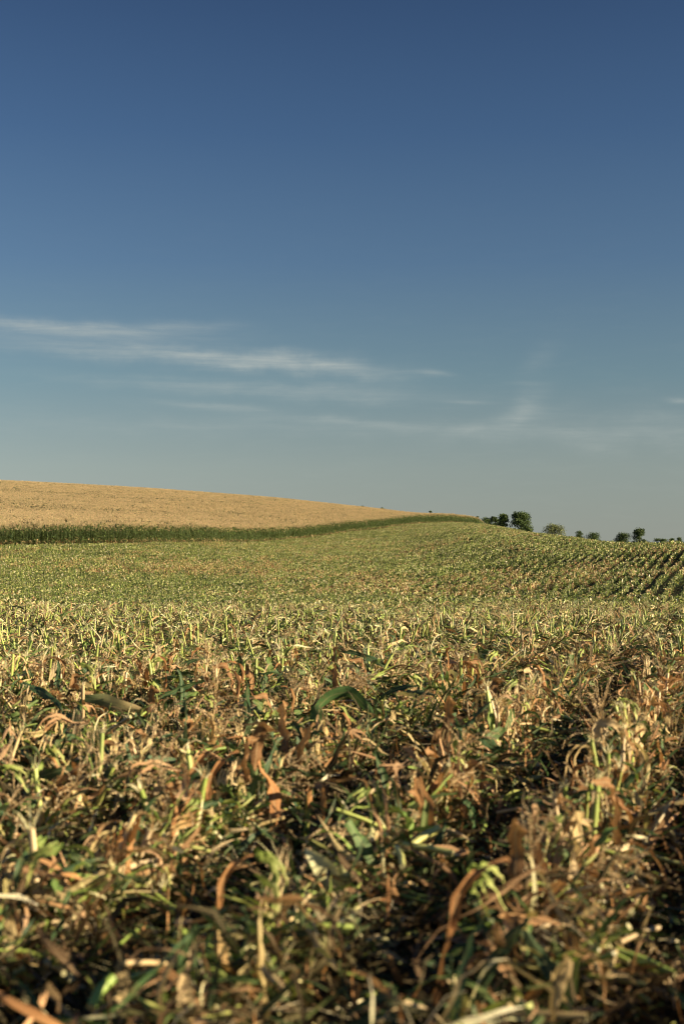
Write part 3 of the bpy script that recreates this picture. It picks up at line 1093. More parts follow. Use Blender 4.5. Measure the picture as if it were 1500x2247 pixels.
def far_patch(rng, kind, big=1.0):
    mb = MB()
    ext = (ROWS, 1.0)                      # local x across the rows, y along
    pals = PAL_MIX[kind]
    Q, C = litter_quads(rng, int(75 / big), ext, 0.03, [P_DARK, P_SHADED, P_BROWN, P_SHADED, P_DARK] if kind == 'brown' else [P_DARK, P_GREEN, P_DARK, P_SHADED, P_GREEN, P_LIME_FAR], (0.08 * big, 0.26 * big))  # litter between rows coloured darker, painting in the furrow shade
    mb.quads(Q, C, 0)
    for r0 in (-ROWS / 2, ROWS / 2):
        Q, C = litter_quads(rng, int(60 / big), (0.11, 1.0), 0.20, pals, (0.07 * big, 0.22 * big))
        Q[:, :, 0] += r0
        mb.quads(Q, C, 0)
    for r0 in (-ROWS / 2, ROWS / 2):
        y = -1.0
        while y < 1.0:
            h = rng.uniform(0.20, 0.38)
            x = r0 + rng.normal(0, 0.03)
            lean = rng.normal(0, 0.05, 2)
            c = pick(P_LIME_FAR if rng.random() < 0.62 else P_LIME if rng.random() < 0.5 else P_CREAM if rng.random() < 0.6 else P_TAN, rng)
            path = np.array([[x, y, 0], [x + lean[0], y + lean[1], h]])
            tube(mb, path, 0.018 * big, c, c * 1.1, 1, 3, cap=False)
            # torn head and leaf remnants
            m = 8 if big < 1.2 else 5
            Q, C = litter_quads(rng, m, (0.05, 0.05), 0.05, [P_CREAM, P_LIME_FAR, P_GREEN, P_LIME, P_DARK] if kind != 'brown' else [P_CREAM, P_LIME, P_TAN, P_BROWN], (0.06 * big, 0.15 * big))
            Q = Q + np.array([path[1][0], path[1][1], h - 0.03])
            mb.quads(Q, C, 0)
            Q, C = litter_quads(rng, 5 if big < 1.2 else 3, (0.08, 0.07), h * 0.8, pals, (0.10 * big, 0.24 * big))
            Q = Q + np.array([x, y, 0.02])
            mb.quads(Q, C, 0)
            y += rng.uniform(0.13, 0.24) * (1 if big < 1.2 else 1.5)
    return mb.mesh('stubble_patch', [M_BLADE, M_STALK], smooth=False)


def region_kind(x, y, rng):
    """0 green, 1 pale, 2 brown by place in the field"""
    n = vnoise(x / 16, y / 26, 41) + 0.55 * vnoise(x / 5, y / 8, 42)
    px = colpx(x, y)
    b = 0.10 + 0.45 * n
    b = b + 0.75 * np.exp(-((px - 480) / 260) ** 2 - ((y - 150) / 22) ** 2)      # ruddy band before the left wall
    b = b + 0.60 * np.exp(-((px - 830) / 160) ** 2 - ((y - 118) / 16) ** 2)
    b = b + 0.25 * np.exp(-((px - 1330) / 200) ** 2 - ((y - 160) / 40) ** 2)
    b = b + 0.30 * np.exp(-((px - 1150) / 200) ** 2 - ((y - 100) / 16) ** 2)
    pale = 0.30 + 0.25 * vnoise(x / 11, y / 20, 43) + 0.25 * np.exp(-((y - 50) / 18) ** 2)
    r = rng.random(len(x))
    k = np.where(r < np.clip(b, 0.03, 0.85), 2, np.where(rng.random(len(x)) < np.clip(pale, 0.1, 0.8), 1, 0))
    return k


def build_far():
    rng = np.random.default_rng(77)
    sets = []
    for kind in ('green', 'pale', 'brown'):
        sets += [far_patch(rng, kind) for _ in range(5)]
    for kind in ('green', 'pale', 'brown'):
        sets += [far_patch(rng, kind, 1.4) for _ in range(5)]
    lc = lib('stubble_patch_shape', sets)
    # cells on the row lattice
    S = np.arange(-260, 160, 2 * ROWS)
    T = np.arange(20, 620, 1.9)
    s, t = np.meshgrid(S, T)
    s, t = s.ravel() + ROW0 + ROWS / 2, t.ravel() + rng.uniform(-0.1, 0.1, s.size)
    x = s * ROWN[0] + t * ROWD[0]
    y = s * ROWN[1] + t * ROWD[1]
    r = np.hypot(x, y)
    a = np.arctan2(x, y)
    ok = (y > 41.0) & (y < 520) & (np.abs(a) < HALF + 0.10)
    inside = (x < np.interp(y, EY, EX)) & (y > edge_y(np.clip(x, EX[0], EX[-1])) + 0.2)
    ok &= ~inside
    px = colpx(x, y)
    ok &= ~((px > 1150) & (y > 330))
    x, y = x[ok], y[ok]
    k = region_kind(x, y, rng)
    n = len(x)
    idx = k * 5 + rng.integers(0, 5, n) + 15 * (y > 95 + rng.normal(0, 12, n))
    z = ground(x, y) - 0.01
    # tilt with the slope along and across the rows
    e = 0.7
    gx = (ground(x + e, y) - ground(x - e, y)) / (2 * e)
    gy = (ground(x, y + e) - ground(x, y - e)) / (2 * e)
    ca, sa = math.cos(-TH), math.sin(-TH)
    lx, ly = gx * ca + gy * sa, -gx * sa + gy * ca
    flip = rng.integers(0, 2, n) * math.pi
    sg = np.where(flip > 0, -1, 1)
    rot = np.column_stack([np.arctan(ly) * sg, -np.arctan(lx) * sg, -TH + flip])
    sc = np.column_stack([np.ones(n), np.ones(n), rng.uniform(0.85, 1.25, n) * (1 + 0.2 * vnoise(x / 9, y / 9, 51))])
    o = scatter('distant_stubble', lc, np.column_stack([x, y, z]), rot, sc, idx)
    tag(o, 'rows of chopped corn stubble and residue rolling away to the crest', kind='stuff')
    return n


N_FAR = build_far()

# ================================================================== near and middle ground: pieces
def rnd_leaf(rng, kind, L=None, low=False, lying=True):
    """one loose blade, centred on the origin, lying in a heap; kinds: green, tan, brown, mixed"""
    mb = MB()
    L = L or rng.uniform(0.16, 0.40)
    n = 6 if low else 15
    ac = 2 if low else 4
    dry = kind != 'green'
    pth = droop_path((0, 0, 0.0), 0.0, rng.uniform(0.1, 0.9) if lying else 1.2, L, n, rng, droop=rng.uniform(0.6, 2.2), kink=0.22 if dry else 0.06, yaw=0.9 if dry else 0.4)
    pth[:, :2] -= pth[:, :2].mean(0)
    pth = keep_above(pth, 0.004)
    if kind == 'green':
        c1, c2 = pick(P_GREEN, rng, 0.25), pick(P_GREEN if rng.random() < 0.7 else P_LIME, rng)
        curl, tw, wv, w = rng.uniform(0.4, 1.8), rng.normal(0, 0.9), 0.007, rng.uniform(0.03, 0.065)
    elif kind == 'mixed':
        c1, c2 = pick(P_LIME, rng), pick(P_TAN, rng)
        curl, tw, wv, w = rng.uniform(0.6, 2.6), rng.normal(0, 1.4), 0.007, rng.uniform(0.03, 0.065)
    else:
        pal = P_TAN if kind == 'tan' else P_BROWN
        c1, c2 = pick(pal, rng), pick(pal if rng.random() < 0.6 else P_TAN, rng)
        curl, tw, wv, w = rng.uniform(1.0, 4.2), rng.normal(0, 2.0), 0.008, rng.uniform(0.024, 0.056)
    if dry and rng.random() < 0.55:
        shredded(mb, pth, w * 1.1, rng, int(rng.integers(2, 5)), across=2, curl=curl * 0.6 * rng.choice([1, -1]), roll0=rng.uniform(-1.2, 1.2), twist=tw, wave=0.003,
                 torn=True, c1=c1, c2=c2, mat=0, crumple=0.8)
    else:
        ribbon(mb, pth, w, rng, across=ac, curl=curl * rng.choice([1, -1]), roll0=rng.uniform(-1.2, 1.2), twist=tw, wave=wv, torn=rng.random() < 0.6, c1=c1, c2=c2, mat=0,
               crumple=1.0 if dry else 0.25)
    return mb.mesh('fallen_leaf', [M_BLADE if kind in ('green', 'mixed') else M_DRY])


def merge(mb, p, off, rz=0.0, tilt=0.0, s=1.0):
    c_, s_ = math.cos(rz), math.sin(rz)
    ct, st = math.cos(tilt), math.sin(tilt)
    Mx = np.array([[c_, -s_, 0], [s_, c_, 0], [0, 0, 1]]) @ np.array([[ct, 0, st], [0, 1, 0], [-st, 0, ct]])
    for arr, F, UV, C, Mi in zip(p.v, p.f, p.uv, p.c, p.m):
        mb.v.append(arr @ Mx.T * s + off)
        mb.f.append(F - 0 + mb.n)
        mb.uv.append(UV)
        mb.c.append(C)
        mb.m.append(Mi)
    mb.n += p.n


def piece_mb(rng, kind, L, low, mat):
    mb = MB()
    n = 5 if low else 7
    dry = kind not in ('green', 'dark')
    pth = droop_path((0, 0, 0.01), 0.0, rng.uniform(-0.1, 0.6), L, n, rng, droop=rng.uniform(0.0, 1.5), kink=0.25 if dry else 0.1, yaw=0.7)
    pth = keep_above(pth, 0.002)
    pal = {'green': P_GREEN + P_DARK, 'lime': P_LIME, 'tan': P_TAN, 'brown': P_BROWN, 'cream': P_CREAM, 'shaded': P_SHADED, 'dark': P_DARK}[kind]
    w = L * rng.uniform(0.04, 0.17)
    w = min(w, 0.045)
    ribbon(mb, pth, w, rng, across=1 if low else 2, curl=rng.uniform(0.3, 2.5), roll0=rng.uniform(-1.5, 1.5), twist=rng.normal(0, 1.3), wave=0.003, torn=True,
           c1=pick(pal, rng, 0.25), c2=pick(pal, rng, 0.25), mat=mat)
    return mb


def clump(rng, mix, n, radius, zmax, low, lens):
    """a handful of chopped residue; slot 0 blade, 1 dry, 2 fibre, 3 rind"""
    mb = MB()
    kinds = list(mix.keys())
    pr = np.array([mix[k] for k in kinds], float)
    pr /= pr.sum()
    for _ in range(n):
        k = kinds[rng.choice(len(kinds), p=pr)]
        a, q = rng.uniform(0, 6.28), radius * math.sqrt(rng.random())
        off = np.array([q * math.cos(a), q * math.sin(a), rng.uniform(0, zmax)])
        if k == 'stick':
            p = MB()
            L = rng.uniform(*lens) * 0.8
            r = rng.uniform(0.004, 0.011)
            c = pick(P_LIME if rng.random() < 0.6 else P_TAN, rng)
            tube(p, np.array([[0, 0, 0.01], [L * 0.5, 0.005, 0.012], [L, 0, 0.01]]), r, c, c * 0.9, 3, 4 if low else 6, capc=(0.36, 0.34, 0.18))
        elif k == 'fibre':
            p = MB()
            for _k in range(3):
                pth = droop_path((0, 0, 0.01), rng.normal(0, 0.5), rng.uniform(0, 0.8), rng.uniform(*lens) * 0.8, 4, rng, droop=1.2, kink=0.25)
                ribbon(p, keep_above(pth, 0.003), rng.uniform(0.002, 0.006), rng, across=1, curl=0.2, wave=0, torn=True, c1=pick(P_STRAW, rng), c2=pick(P_CREAM, rng), mat=2)
        else:
            p = piece_mb(rng, k, rng.uniform(*lens), low, {'green': 0, 'lime': 0, 'tan': 1, 'brown': 1, 'cream': 2, 'shaded': 1, 'dark': 0}[k])
        merge(mb, p, off, rng.uniform(0, 6.28), rng.normal(0, 0.35))
    return mb.mesh('residue', [M_BLADE, M_DRY, M_PITH, M_STALK])


MIXES = [
    {'green': 5, 'lime': 1.8, 'tan': 1.2, 'brown': 1, 'stick': 0.7, 'fibre': 1.6, 'cream': 0.6, 'shaded': 1.5},
    {'green': 2.5, 'dark': 1.5, 'lime': 2.6, 'tan': 1.2, 'brown': 0.6, 'stick': 1.2, 'fibre': 1.8, 'cream': 3.0, 'shaded': 1.0},
    {'green': 1.6, 'lime': 0.5, 'tan': 1.6, 'brown': 3.6, 'stick': 0.6, 'fibre': 1.6, 'cream': 0.5, 'shaded': 3.0, 'dark': 2.0},
    {'dark': 3.4, 'lime': 0.08, 'tan': 0.35, 'brown': 0.8, 'fibre': 0.3, 'shaded': 8.0},  # furrow mix: shade of the rows put into the residue colour
]


def near_kind(x, y, rng):
    """residue colour by place: browner close to the camera and to the right, greener in the middle left"""
    px = colpx(x, y)
    n = vnoise(x * 0.55, y * 0.55, 61) + 0.6 * vnoise(x * 1.7, y * 1.7, 62)
    b = 0.42 + 0.28 * n - 0.30 * np.clip((y - 9) / 9, 0, 1) + 0.30 * np.clip((px - 800) / 500, 0, 1) * (y < 26)
    b = np.where(y > 13.5 + 1.5 * n - 2.5 * (px < 700) + 3.0 * (px > 1100), 0.02 + 0.08 * n, b)
    p = 0.25 + 0.45 * np.clip((y - 12) / 8, 0, 1)
    r = rng.random(len(x))
    return np.where(r < np.clip(b, 0.02, 0.85), 2, np.where(rng.random(len(x)) < p, 1, 0))


def row_dist(x, y):
    s, t = row_coord(x, y)
    q = (s - ROW0) / ROWS
    return (q - np.round(q)) * ROWS


def build_residue():
    rng = np.random.default_rng(101)
    near = []
    for m in MIXES:
        near += [clump(rng, m, 34, 0.17, 0.05, False, (0.06, 0.26)) for _ in range(6)]
    mid = []
    for m in MIXES:
        m2 = dict(m)
        m2['fibre'] = m2['fibre'] * 0.4
        mid += [clump(rng, m2, 34, 0.30, 0.09, True, (0.08, 0.28)) for _ in range(6)]
    # near carpet
    n = 4600
    x, y = wedge(n, 2.6, 14.0, rng)
    z = ground(x, y)
    rd = np.abs(row_dist(x, y))
    z = z + rng.uniform(0, 1, n) * (0.012 + 0.14 * np.exp(-(rd / 0.15) ** 2))
    k = near_kind(x, y, rng)
    k = np.where((rd > 0.13 + 0.03 * vnoise(x * 2, y * 2, 66)) & (rng.random(n) < 0.93), 3, k)  # furrows mostly take the mix with painted shade
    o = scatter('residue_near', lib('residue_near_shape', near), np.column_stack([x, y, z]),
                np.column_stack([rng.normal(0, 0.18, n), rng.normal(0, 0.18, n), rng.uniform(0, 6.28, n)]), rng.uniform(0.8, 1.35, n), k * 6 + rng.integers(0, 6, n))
    tag(o, 'chopped leaves, fibres and stalk bits covering the near ground', kind='stuff')
    o.name = 'crop_residue'
    n = 9500
    x, y = wedge(n, 13.0, 43.0, rng)
    z = ground(x, y)
    rd = np.abs(row_dist(x, y))
    z = z + rng.uniform(0, 1, n) * (0.02 + 0.08 * np.exp(-(rd / 0.16) ** 2))
    k = near_kind(x, y, rng)
    k = np.where((rd > 0.14) & (rng.random(n) < 0.72), 3, k)  # same shade-coloured mix between the middle rows
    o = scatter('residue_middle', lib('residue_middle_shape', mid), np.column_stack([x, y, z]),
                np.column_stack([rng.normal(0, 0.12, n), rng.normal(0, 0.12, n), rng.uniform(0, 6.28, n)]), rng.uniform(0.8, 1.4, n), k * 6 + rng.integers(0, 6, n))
    tag(o, 'chopped green and straw residue covering the middle ground', kind='stuff')
    o.name = 'crop_residue'


build_residue()


# ------------------------------------------------------------------ stumps
def stump_parts(rng, tone, low=False):
    """meshes of one stump: stalk, frayed_top, leaves; tone 'fresh','tan','brown'"""
    h = rng.uniform(0.22, 0.42)
    r = rng.uniform(0.0095, 0.0145)
    lean = rng.normal(0, 0.05, 2)
    if tone == 'fresh':
        cols = (pick(P_TAN if rng.random() < 0.35 else P_LIME, rng) * 0.9, pick(P_LIME, rng))
    elif tone == 'tan':
        cols = (pick(P_TAN, rng) * 0.85, pick(P_TAN if rng.random() < 0.5 else P_LIME, rng) * 0.8)
    else:
        cols = (pick(P_BROWN, rng), pick(P_TAN, rng))
    ms = MB()
    path = stalk_geo(ms, h, r, rng, lean, cols=cols, low=low, mat=0)
    mf = MB()
    fray_geo(mf, path[-1], lean * 2, rng, int(rng.integers(6, 22)) if not low else 8, rng.uniform(0.03, 0.12), mat=0, wid=(0.002, 0.010), spread=rng.uniform(0.2, 0.7), seg=4 if not low else 3,
             col_pal=P_CREAM if tone != 'brown' else P_CREAM + P_TAN)
    leaves = []
    nl = (int(rng.integers(4, 9)) if tone != 'fresh' else int(rng.integers(2, 6))) if not low else int(rng.integers(1, 3))
    a = rng.uniform(0, 6.28)
    for k in range(nl):
        ml = MB()
        zf = rng.uniform(0.10, 0.95)
        p0 = path[int(zf * (len(path) - 1))]
        a += 2.4 + rng.normal(0, 0.5)
        dry = rng.random() < {'fresh': 0.30, 'tan': 0.7, 'brown': 0.92}[tone]
        if dry:
            L = rng.uniform(0.15, 0.30) if low else rng.uniform(0.16, 0.42)
            pth = droop_path(p0, a, rng.uniform(0.5, 1.4), L, 5 if low else 15, rng, droop=rng.uniform(3.6, 6.5), kink=0.17, yaw=0.7, floor=0.02)
            pal = P_BROWN if rng.random() < {'fresh': 0.45, 'tan': 0.35, 'brown': 0.8}[tone] else P_TAN
            c1, c2 = pick(pal, rng), pick(pal, rng)
            if not low and rng.random() < 0.6:
                shredded(ml, keep_above(pth), rng.uniform(0.03, 0.055), rng, int(rng.integers(2, 5)), across=2, curl=rng.uniform(0.6, 2.5), roll0=rng.normal(0, 0.4), twist=rng.normal(0, 2.0),
                         wave=0.003, torn=True, c1=c1, c2=c2, mat=1, crumple=0.8)
            else:
                ribbon(ml, keep_above(pth), rng.uniform(0.02, 0.045), rng, across=2 if low else 4, curl=rng.uniform(1.2, 4.5), roll0=rng.normal(0, 0.4), twist=rng.normal(0, 2.0), wave=0.007,
                       torn=rng.random() < 0.6, c1=c1, c2=c2, mat=1, crumple=1.0)
        else:
            L = rng.uniform(0.10, 0.32)
            pth = droop_path(p0, a, rng.uniform(0.6, 1.4), L, 5 if low else 10, rng, droop=rng.uniform(0.8, 2.8), kink=0.07, yaw=0.4)
            ribbon(ml, keep_above(pth), rng.uniform(0.02, 0.05), rng, across=2 if low else 4, curl=rng.uniform(0.5, 2.0), twist=rng.normal(0, 0.9), wave=0.005,
                   torn=rng.random() < 0.6, c1=pick(P_GREEN, rng, 0.3), c2=pick(P_GREEN if rng.random() < 0.6 else P_LIME, rng), mat=0)
        leaves.append(ml)
    return ms, mf, leaves


def stump_positions():
    """plants on the row lattice through the near and middle ground"""
    rng = np.random.default_rng(303)
    out = []
    for i in range(-75, 45):
        s = ROW0 + i * ROWS
        t = 1.5
        while t < 82:
            t += rng.uniform(0.12, 0.23)
            ss = s + rng.normal(0, 0.035)
            x = ss * ROWN[0] + t * ROWD[0]
            y = ss * ROWN[1] + t * ROWD[1]
            if y < 4.3 or y > 78 or (y > 43 and rng.random() > 0.75 * (78 - y) / 35) or abs(x) > (750 / FPX + 0.05) * y + 0.7:
                continue
            # gaps where wheels flattened the row
            if vnoise(np.array([x * 0.45 + 7]), np.array([y * 0.35]), 71)[0] > 0.62 or rng.random() < 0.10:
                continue
            out.append((x, y))
    P = np.array(out)
    return P[np.argsort(P[:, 1])]


STUMP_LABEL = {
    ('fresh', 0): 'short yellow green cut corn stalk with shredded cream top',
    ('fresh', 1): 'tall yellow green cut corn stalk with shredded cream top',
    ('tan', 0): 'short straw coloured cut corn stalk with pale torn fibres',
    ('tan', 1): 'tall straw coloured cut corn stalk with pale torn fibres',
    ('brown', 0): 'short brown cut corn stalk smothered in dry curled leaves',
    ('brown', 1): 'tall brown cut corn stalk smothered in dry curled leaves',
}


def copy_tree(src, parent=None):
    c = src.copy()
    COL.objects.link(c)
    c.parent = parent
    for ch in src.children:
        copy_tree(ch, c)
    return c


# patches of ground kept clear of random pieces, in front of things the photograph singles out: photograph column, half width, nearest and farthest distance
CLEAR = ((755, 95, 7.7, 9.6), (715, 100, 3.6, 5.2), (1262, 90, 3.6, 4.5), (680, 45, 5.2, 6.2), (1010, 50, 13.9, 15.4), (240, 60, 8.4, 9.4), (860, 70, 3.8, 4.5))


def in_clear(x, y):
    px = colpx(x, y)
    c = np.zeros(len(x), bool)
    for c_, w_, d0, d1 in CLEAR:
        c |= (np.abs(px - c_) < w_) & (y > d0) & (y < d1)
    return c


def build_stumps(heroes):
    rng = np.random.default_rng(404)
    P = stump_positions()
    keep = np.ones(len(P), bool)
    for hx, hy in heroes:
        keep &= np.hypot(P[:, 0] - hx, P[:, 1] - hy) > 0.07
    P = P[keep & ~in_clear(P[:, 0], P[:, 1])]
    inview = np.abs(P[:, 0]) < 750 / FPX * P[:, 1] * 1.02
    seen = (P[:, 1] > 3.7)
    ind = np.where(inview & seen)[0][:300 - len(heroes)]
    Z = ground(P[:, 0], P[:, 1])
    protos = []
    for tone in ('fresh', 'tan', 'brown'):
        for k in range(9):
            ms, mf, lv = stump_parts(rng, tone)
            protos.append((tone, ms, mf, lv))
    roots = []
    for tone, ms, mf, lv in protos:
        r = bpy.data.objects.new('corn_stump', None)
        r.empty_display_size = 0.05
        link('stalk', ms.mesh('stalk', [M_STALK]), r)
        link('frayed_top', mf.mesh('frayed_top', [M_PITH]), r)
        for m in lv:
            link('leaf', m.mesh('leaf', [M_BLADE, M_DRY]), r)
        h = max(v[:, 2].max() for v in ms.v)
        roots.append((tone, r, 1 if h > 0.27 else 0))
    used = set()
    fresh_p = np.clip(0.28 + 0.25 * vnoise(P[:, 0] * 0.8, P[:, 1] * 0.8, 81) + 0.55 * np.clip((P[:, 1] - 8) / 7, 0, 1) - 0.15 * (colpx(P[:, 0], P[:, 1]) > 900) * (P[:, 1] < 20), 0.1, 0.9)
    tan_p = 0.35
    tones = np.where(rng.random(len(P)) < fresh_p, 0, np.where(rng.random(len(P)) < tan_p + 0.55 * (P[:, 1] > 12.5), 1, 2))
    H_OF = [max(v[:, 2].max() for v in q_[1].v) for q_ in protos]
    for n, i in enumerate(ind):
        k = tones[i] * 9 + rng.integers(0, 9)
        tone, r, tall = roots[k]
        if k in used:
            o = copy_tree(r)
        else:
            COL.objects.link(r)
            o = r
            used.add(k)
        o.location = (P[i, 0], P[i, 1], float(Z[i]))
        o.rotation_euler = (rng.normal(0, 0.10), rng.normal(0, 0.10), rng.uniform(0, 6.28))
        s = rng.uniform(0.85, 1.15) * (1.0 if P[i, 1] < 12 else 0.9)
        o.scale = (s, s, s)
        hh = (H_OF[k] * s)
        size = 'low' if hh < 0.25 else 'knee-high' if hh > 0.36 else 'middling'
        nlv = sum(1 for c_ in r.children if c_.name.startswith('leaf'))
        look = {'fresh': 'lime green', 'tan': 'straw coloured', 'brown': 'brown'}[tone]
        cover = 'bare' if nlv <= 2 else 'smothered' if nlv >= 5 else 'leafy'
        w_, sd_ = place_words(P[i, 0], P[i, 1])
        tag(o, '%s %s %s corn stump, shredded top, %s, %s' % (size, cover, look, w_, sd_), 'corn stump', 'cut corn stumps standing in rows across the near field')
    for k, (tone, r, tall) in enumerate(roots):
        if k not in used:
            for ch in list(r.children):
                bpy.data.objects.remove(ch)
            bpy.data.objects.remove(r)
    rest = np.setdiff1d(np.arange(len(P)), ind)
    whole = []
    for q, (tone, low) in enumerate([('fresh', False), ('tan', False), ('brown', False)]):
        for k in range(10):
            ms, mf, lv = stump_parts(rng, tone, low=k >= 5)
            mb = MB()
            for m, sl in [(ms, 2), (mf, 3)] + [(l, None) for l in lv]:
                for arr, F, UV, C, Mi in zip(m.v, m.f, m.uv, m.c, m.m):
                    mb.v.append(arr)
                    mb.f.append(F + mb.n)
                    mb.uv.append(UV)
                    mb.c.append(C)
                    mb.m.append(np.full(len(Mi), sl) if sl is not None else Mi)
                mb.n += m.n
            whole.append(mb.mesh('stump', [M_BLADE, M_DRY, M_STALK, M_PITH]))
    p = P[rest]
    n = len(p)
    idx = tones[rest] * 10 + np.where(p[:, 1] > 17 + rng.normal(0, 2, n), rng.integers(5, 10, n), rng.integers(0, 5, n))
    o = scatter('stubble', lib('stubble_shape', whole), np.column_stack([p, Z[rest]]), np.column_stack([rng.normal(0, 0.10, n), rng.normal(0, 0.10, n), rng.uniform(0, 6.28, n)]),
                rng.uniform(0.78, 1.08, n) * np.clip(1.12 - (p[:, 1] - 10) / 65, 0.62, 1), idx)
    tag(o, 'rows of cut corn stubble across the middle of the field', kind='stuff')
    return n, P


HERO_STUMPS = []        # (x, y), filled before the rows are set out


def place_words(x, y):
    """where in the picture a small thing lies, by depth band and side"""
    px = colpx(x, y)
    side = ['at the left edge', 'left of centre', 'near the centre', 'right of centre', 'at the right edge'][int(np.clip(px // 300, 0, 4))]
    for lim, w in ((4.6, 'bottommost'), (5.8, 'frontal'), (7.2, 'foreground'), (9.0, 'midfield'), (11.0, 'midfield back'), (99, 'far back')):
        if y < lim:
            return w, side


# ------------------------------------------------------------------ singled-out things of the photograph
def smooth_path(pts, n):
    pts = np.asarray(pts, float)
    t = np.concatenate([[0], np.cumsum(np.linalg.norm(np.diff(pts, axis=0), axis=1))])
    t /= t[-1]
    u = np.linspace(0, 1, n)
    p = np.stack([np.interp(u, t, pts[:, k]) for k in range(3)], 1)
    for _ in range(2):
        q = p.copy()
        q[1:-1] = 0.25 * p[:-2] + 0.5 * p[1:-1] + 0.25 * p[2:]
        p = q
    return p


def blade(name, pix, d, width, c1, c2, label, seed, mat=None, curl=0.8, twist=0.3, roll=0.0, depth=None, cat='leaf', wave=0.006, torn=False, shape='blade', across=6):
    """a blade through photograph pixels at distance d (depth: offsets along the view per point)"""
    rng = np.random.default_rng(seed)
    dep = depth or [0.0] * len(pix)
    width *= 1.2
    pts = [pt(a, b, d * 0.97 + e) for (a, b), e in zip(pix, dep)]
    pts = smooth_path(pts, 18)
    org = pts[0].copy()
    mb = MB()
    roll = min(roll + 0.55, 1.35)
    ribbon(mb, pts - org, width, rng, across=across, curl=curl, roll0=roll, twist=twist, wave=wave, torn=torn, c1=np.array(c1), c2=np.array(c2), mat=0, shape=shape)
    o = link(name, mb.mesh(name, [mat or M_BLADE]), loc=tuple(org))
    tag(o, label, cat, 'loose corn leaves lying over the stubble')
    return o


def hero_stump(px, base, top, r, tone, label, seed, fray=16, nleaf=4, flen=0.09, lean=(0, 0), palf=P_CREAM):
    rng = np.random.default_rng(seed)
    x, y = at(px, base)
    HERO_STUMPS.append((x, y))
    h = (base - top) / FPX * y
    root = bpy.data.objects.new('corn_stump', None)
    root.empty_display_size = 0.05
    COL.objects.link(root)
    root.location = (x, y, float(ground(x, y)))
    cols = {'fresh': ((0.36, 0.30, 0.10), (0.30, 0.38, 0.07)), 'tan': (P_TAN[4], P_TAN[1]), 'brown': (P_BROWN[0], P_TAN[0])}[tone]
    ms = MB()
    path = stalk_geo(ms, h, r, rng, np.array(lean), cols=(np.array(cols[0]), np.array(cols[1])), sides=12, mat=0)
    link('stalk', ms.mesh('stalk', [M_STALK]), root)
    mf = MB()
    fray_geo(mf, path[-1], np.array(lean), rng, fray, flen, mat=0, wid=(0.003, 0.012), spread=0.45, seg=5, col_pal=palf)
    link('frayed_top', mf.mesh('frayed_top', [M_PITH]), root)
    a = rng.uniform(0, 6.28)
    for k in range(nleaf):
        ml = MB()
        p0 = path[int(rng.uniform(0.1, 0.9) * (len(path) - 1))]
        a += 2.4
        brown = rng.random() < 0.65
        pal = P_BROWN if brown else P_TAN
        pth = droop_path(p0, a, rng.uniform(0.5, 1.3), rng.uniform(0.2, 0.5), 15, rng, droop=rng.uniform(3.4, 6), kink=0.15, floor=0.02)
        ribbon(ml, keep_above(pth), rng.uniform(0.03, 0.055), rng, across=5, curl=rng.uniform(1.2, 3.5), twist=rng.normal(0, 1.6), wave=0.007, c1=pick(pal, rng), c2=pick(pal, rng), mat=0)
        link('leaf', ml.mesh('leaf', [M_DRY]), root)
    tag(root, label, 'corn stump', 'cut corn stumps standing in rows across the near field')
    return root


hero_stump(672, 1872, 1722, 0.0130, 'fresh', 'slim upright yellow green stump standing alone near the middle of the foreground', 1, fray=8, nleaf=3, flen=0.05)
hero_stump(552, 2235, 2120, 0.0150, 'tan', 'thick pale stump with long splayed cream shreds at the bottom edge', 2, fray=22, flen=0.11)
hero_stump(668, 2175, 2095, 0.0140, 'fresh', 'bright green stump with split tip just left of the bottom centre', 3, fray=18, flen=0.10, palf=P_LIME + P_CREAM)
hero_stump(1308, 2000, 1885, 0.0150, 'fresh', 'bright lime stump under a mass of tan leaves in the right foreground', 4, fray=18, flen=0.09, nleaf=6, palf=P_LIME + P_CREAM)
hero_stump(1262, 2095, 1998, 0.0150, 'fresh', 'light green stump right behind the big cream tassel', 5, fray=18, flen=0.09, nleaf=5)
hero_stump(1345, 1850, 1760, 0.0150, 'fresh', 'pale green stump beside the feathery upright tassel', 6, fray=18, flen=0.10, nleaf=6, palf=P_LIME + P_CREAM)
hero_stump(182, 1640, 1486, 0.0130, 'brown', 'tall dark stump with a green blade pointing right from its tip', 7, fray=8, nleaf=3)
hero_stump(365, 2035, 1930, 0.0130, 'fresh', 'leaning lime stump with cream rag at its top in the left foreground', 8, fray=16, lean=(0.04, 0.0))
hero_stump(430, 1790, 1690, 0.0120, 'fresh', 'short clean lime stalk above a green leaf scrap', 9, fray=5, nleaf=2, flen=0.04)
hero_stump(846, 1960, 1880, 0.0140, 'tan', 'stump wrapped in cascading brown leaves right of the open husk', 10, fray=16, nleaf=7)
hero_stump(1020, 1800, 1700, 0.0140, 'tan', 'tall cream topped stump leading the middle right row', 11, fray=20, nleaf=6, flen=0.11)
hero_stump(130, 1690, 1580, 0.0130, 'fresh', 'grass green stump with upright blades on the left', 12, fray=12, nleaf=3, palf=P_LIME)
hero_stump(905, 1560, 1462, 0.0130, 'fresh', 'slender green stump with forked white tip behind brown arching leaves', 13, fray=7, nleaf=3, flen=0.13)

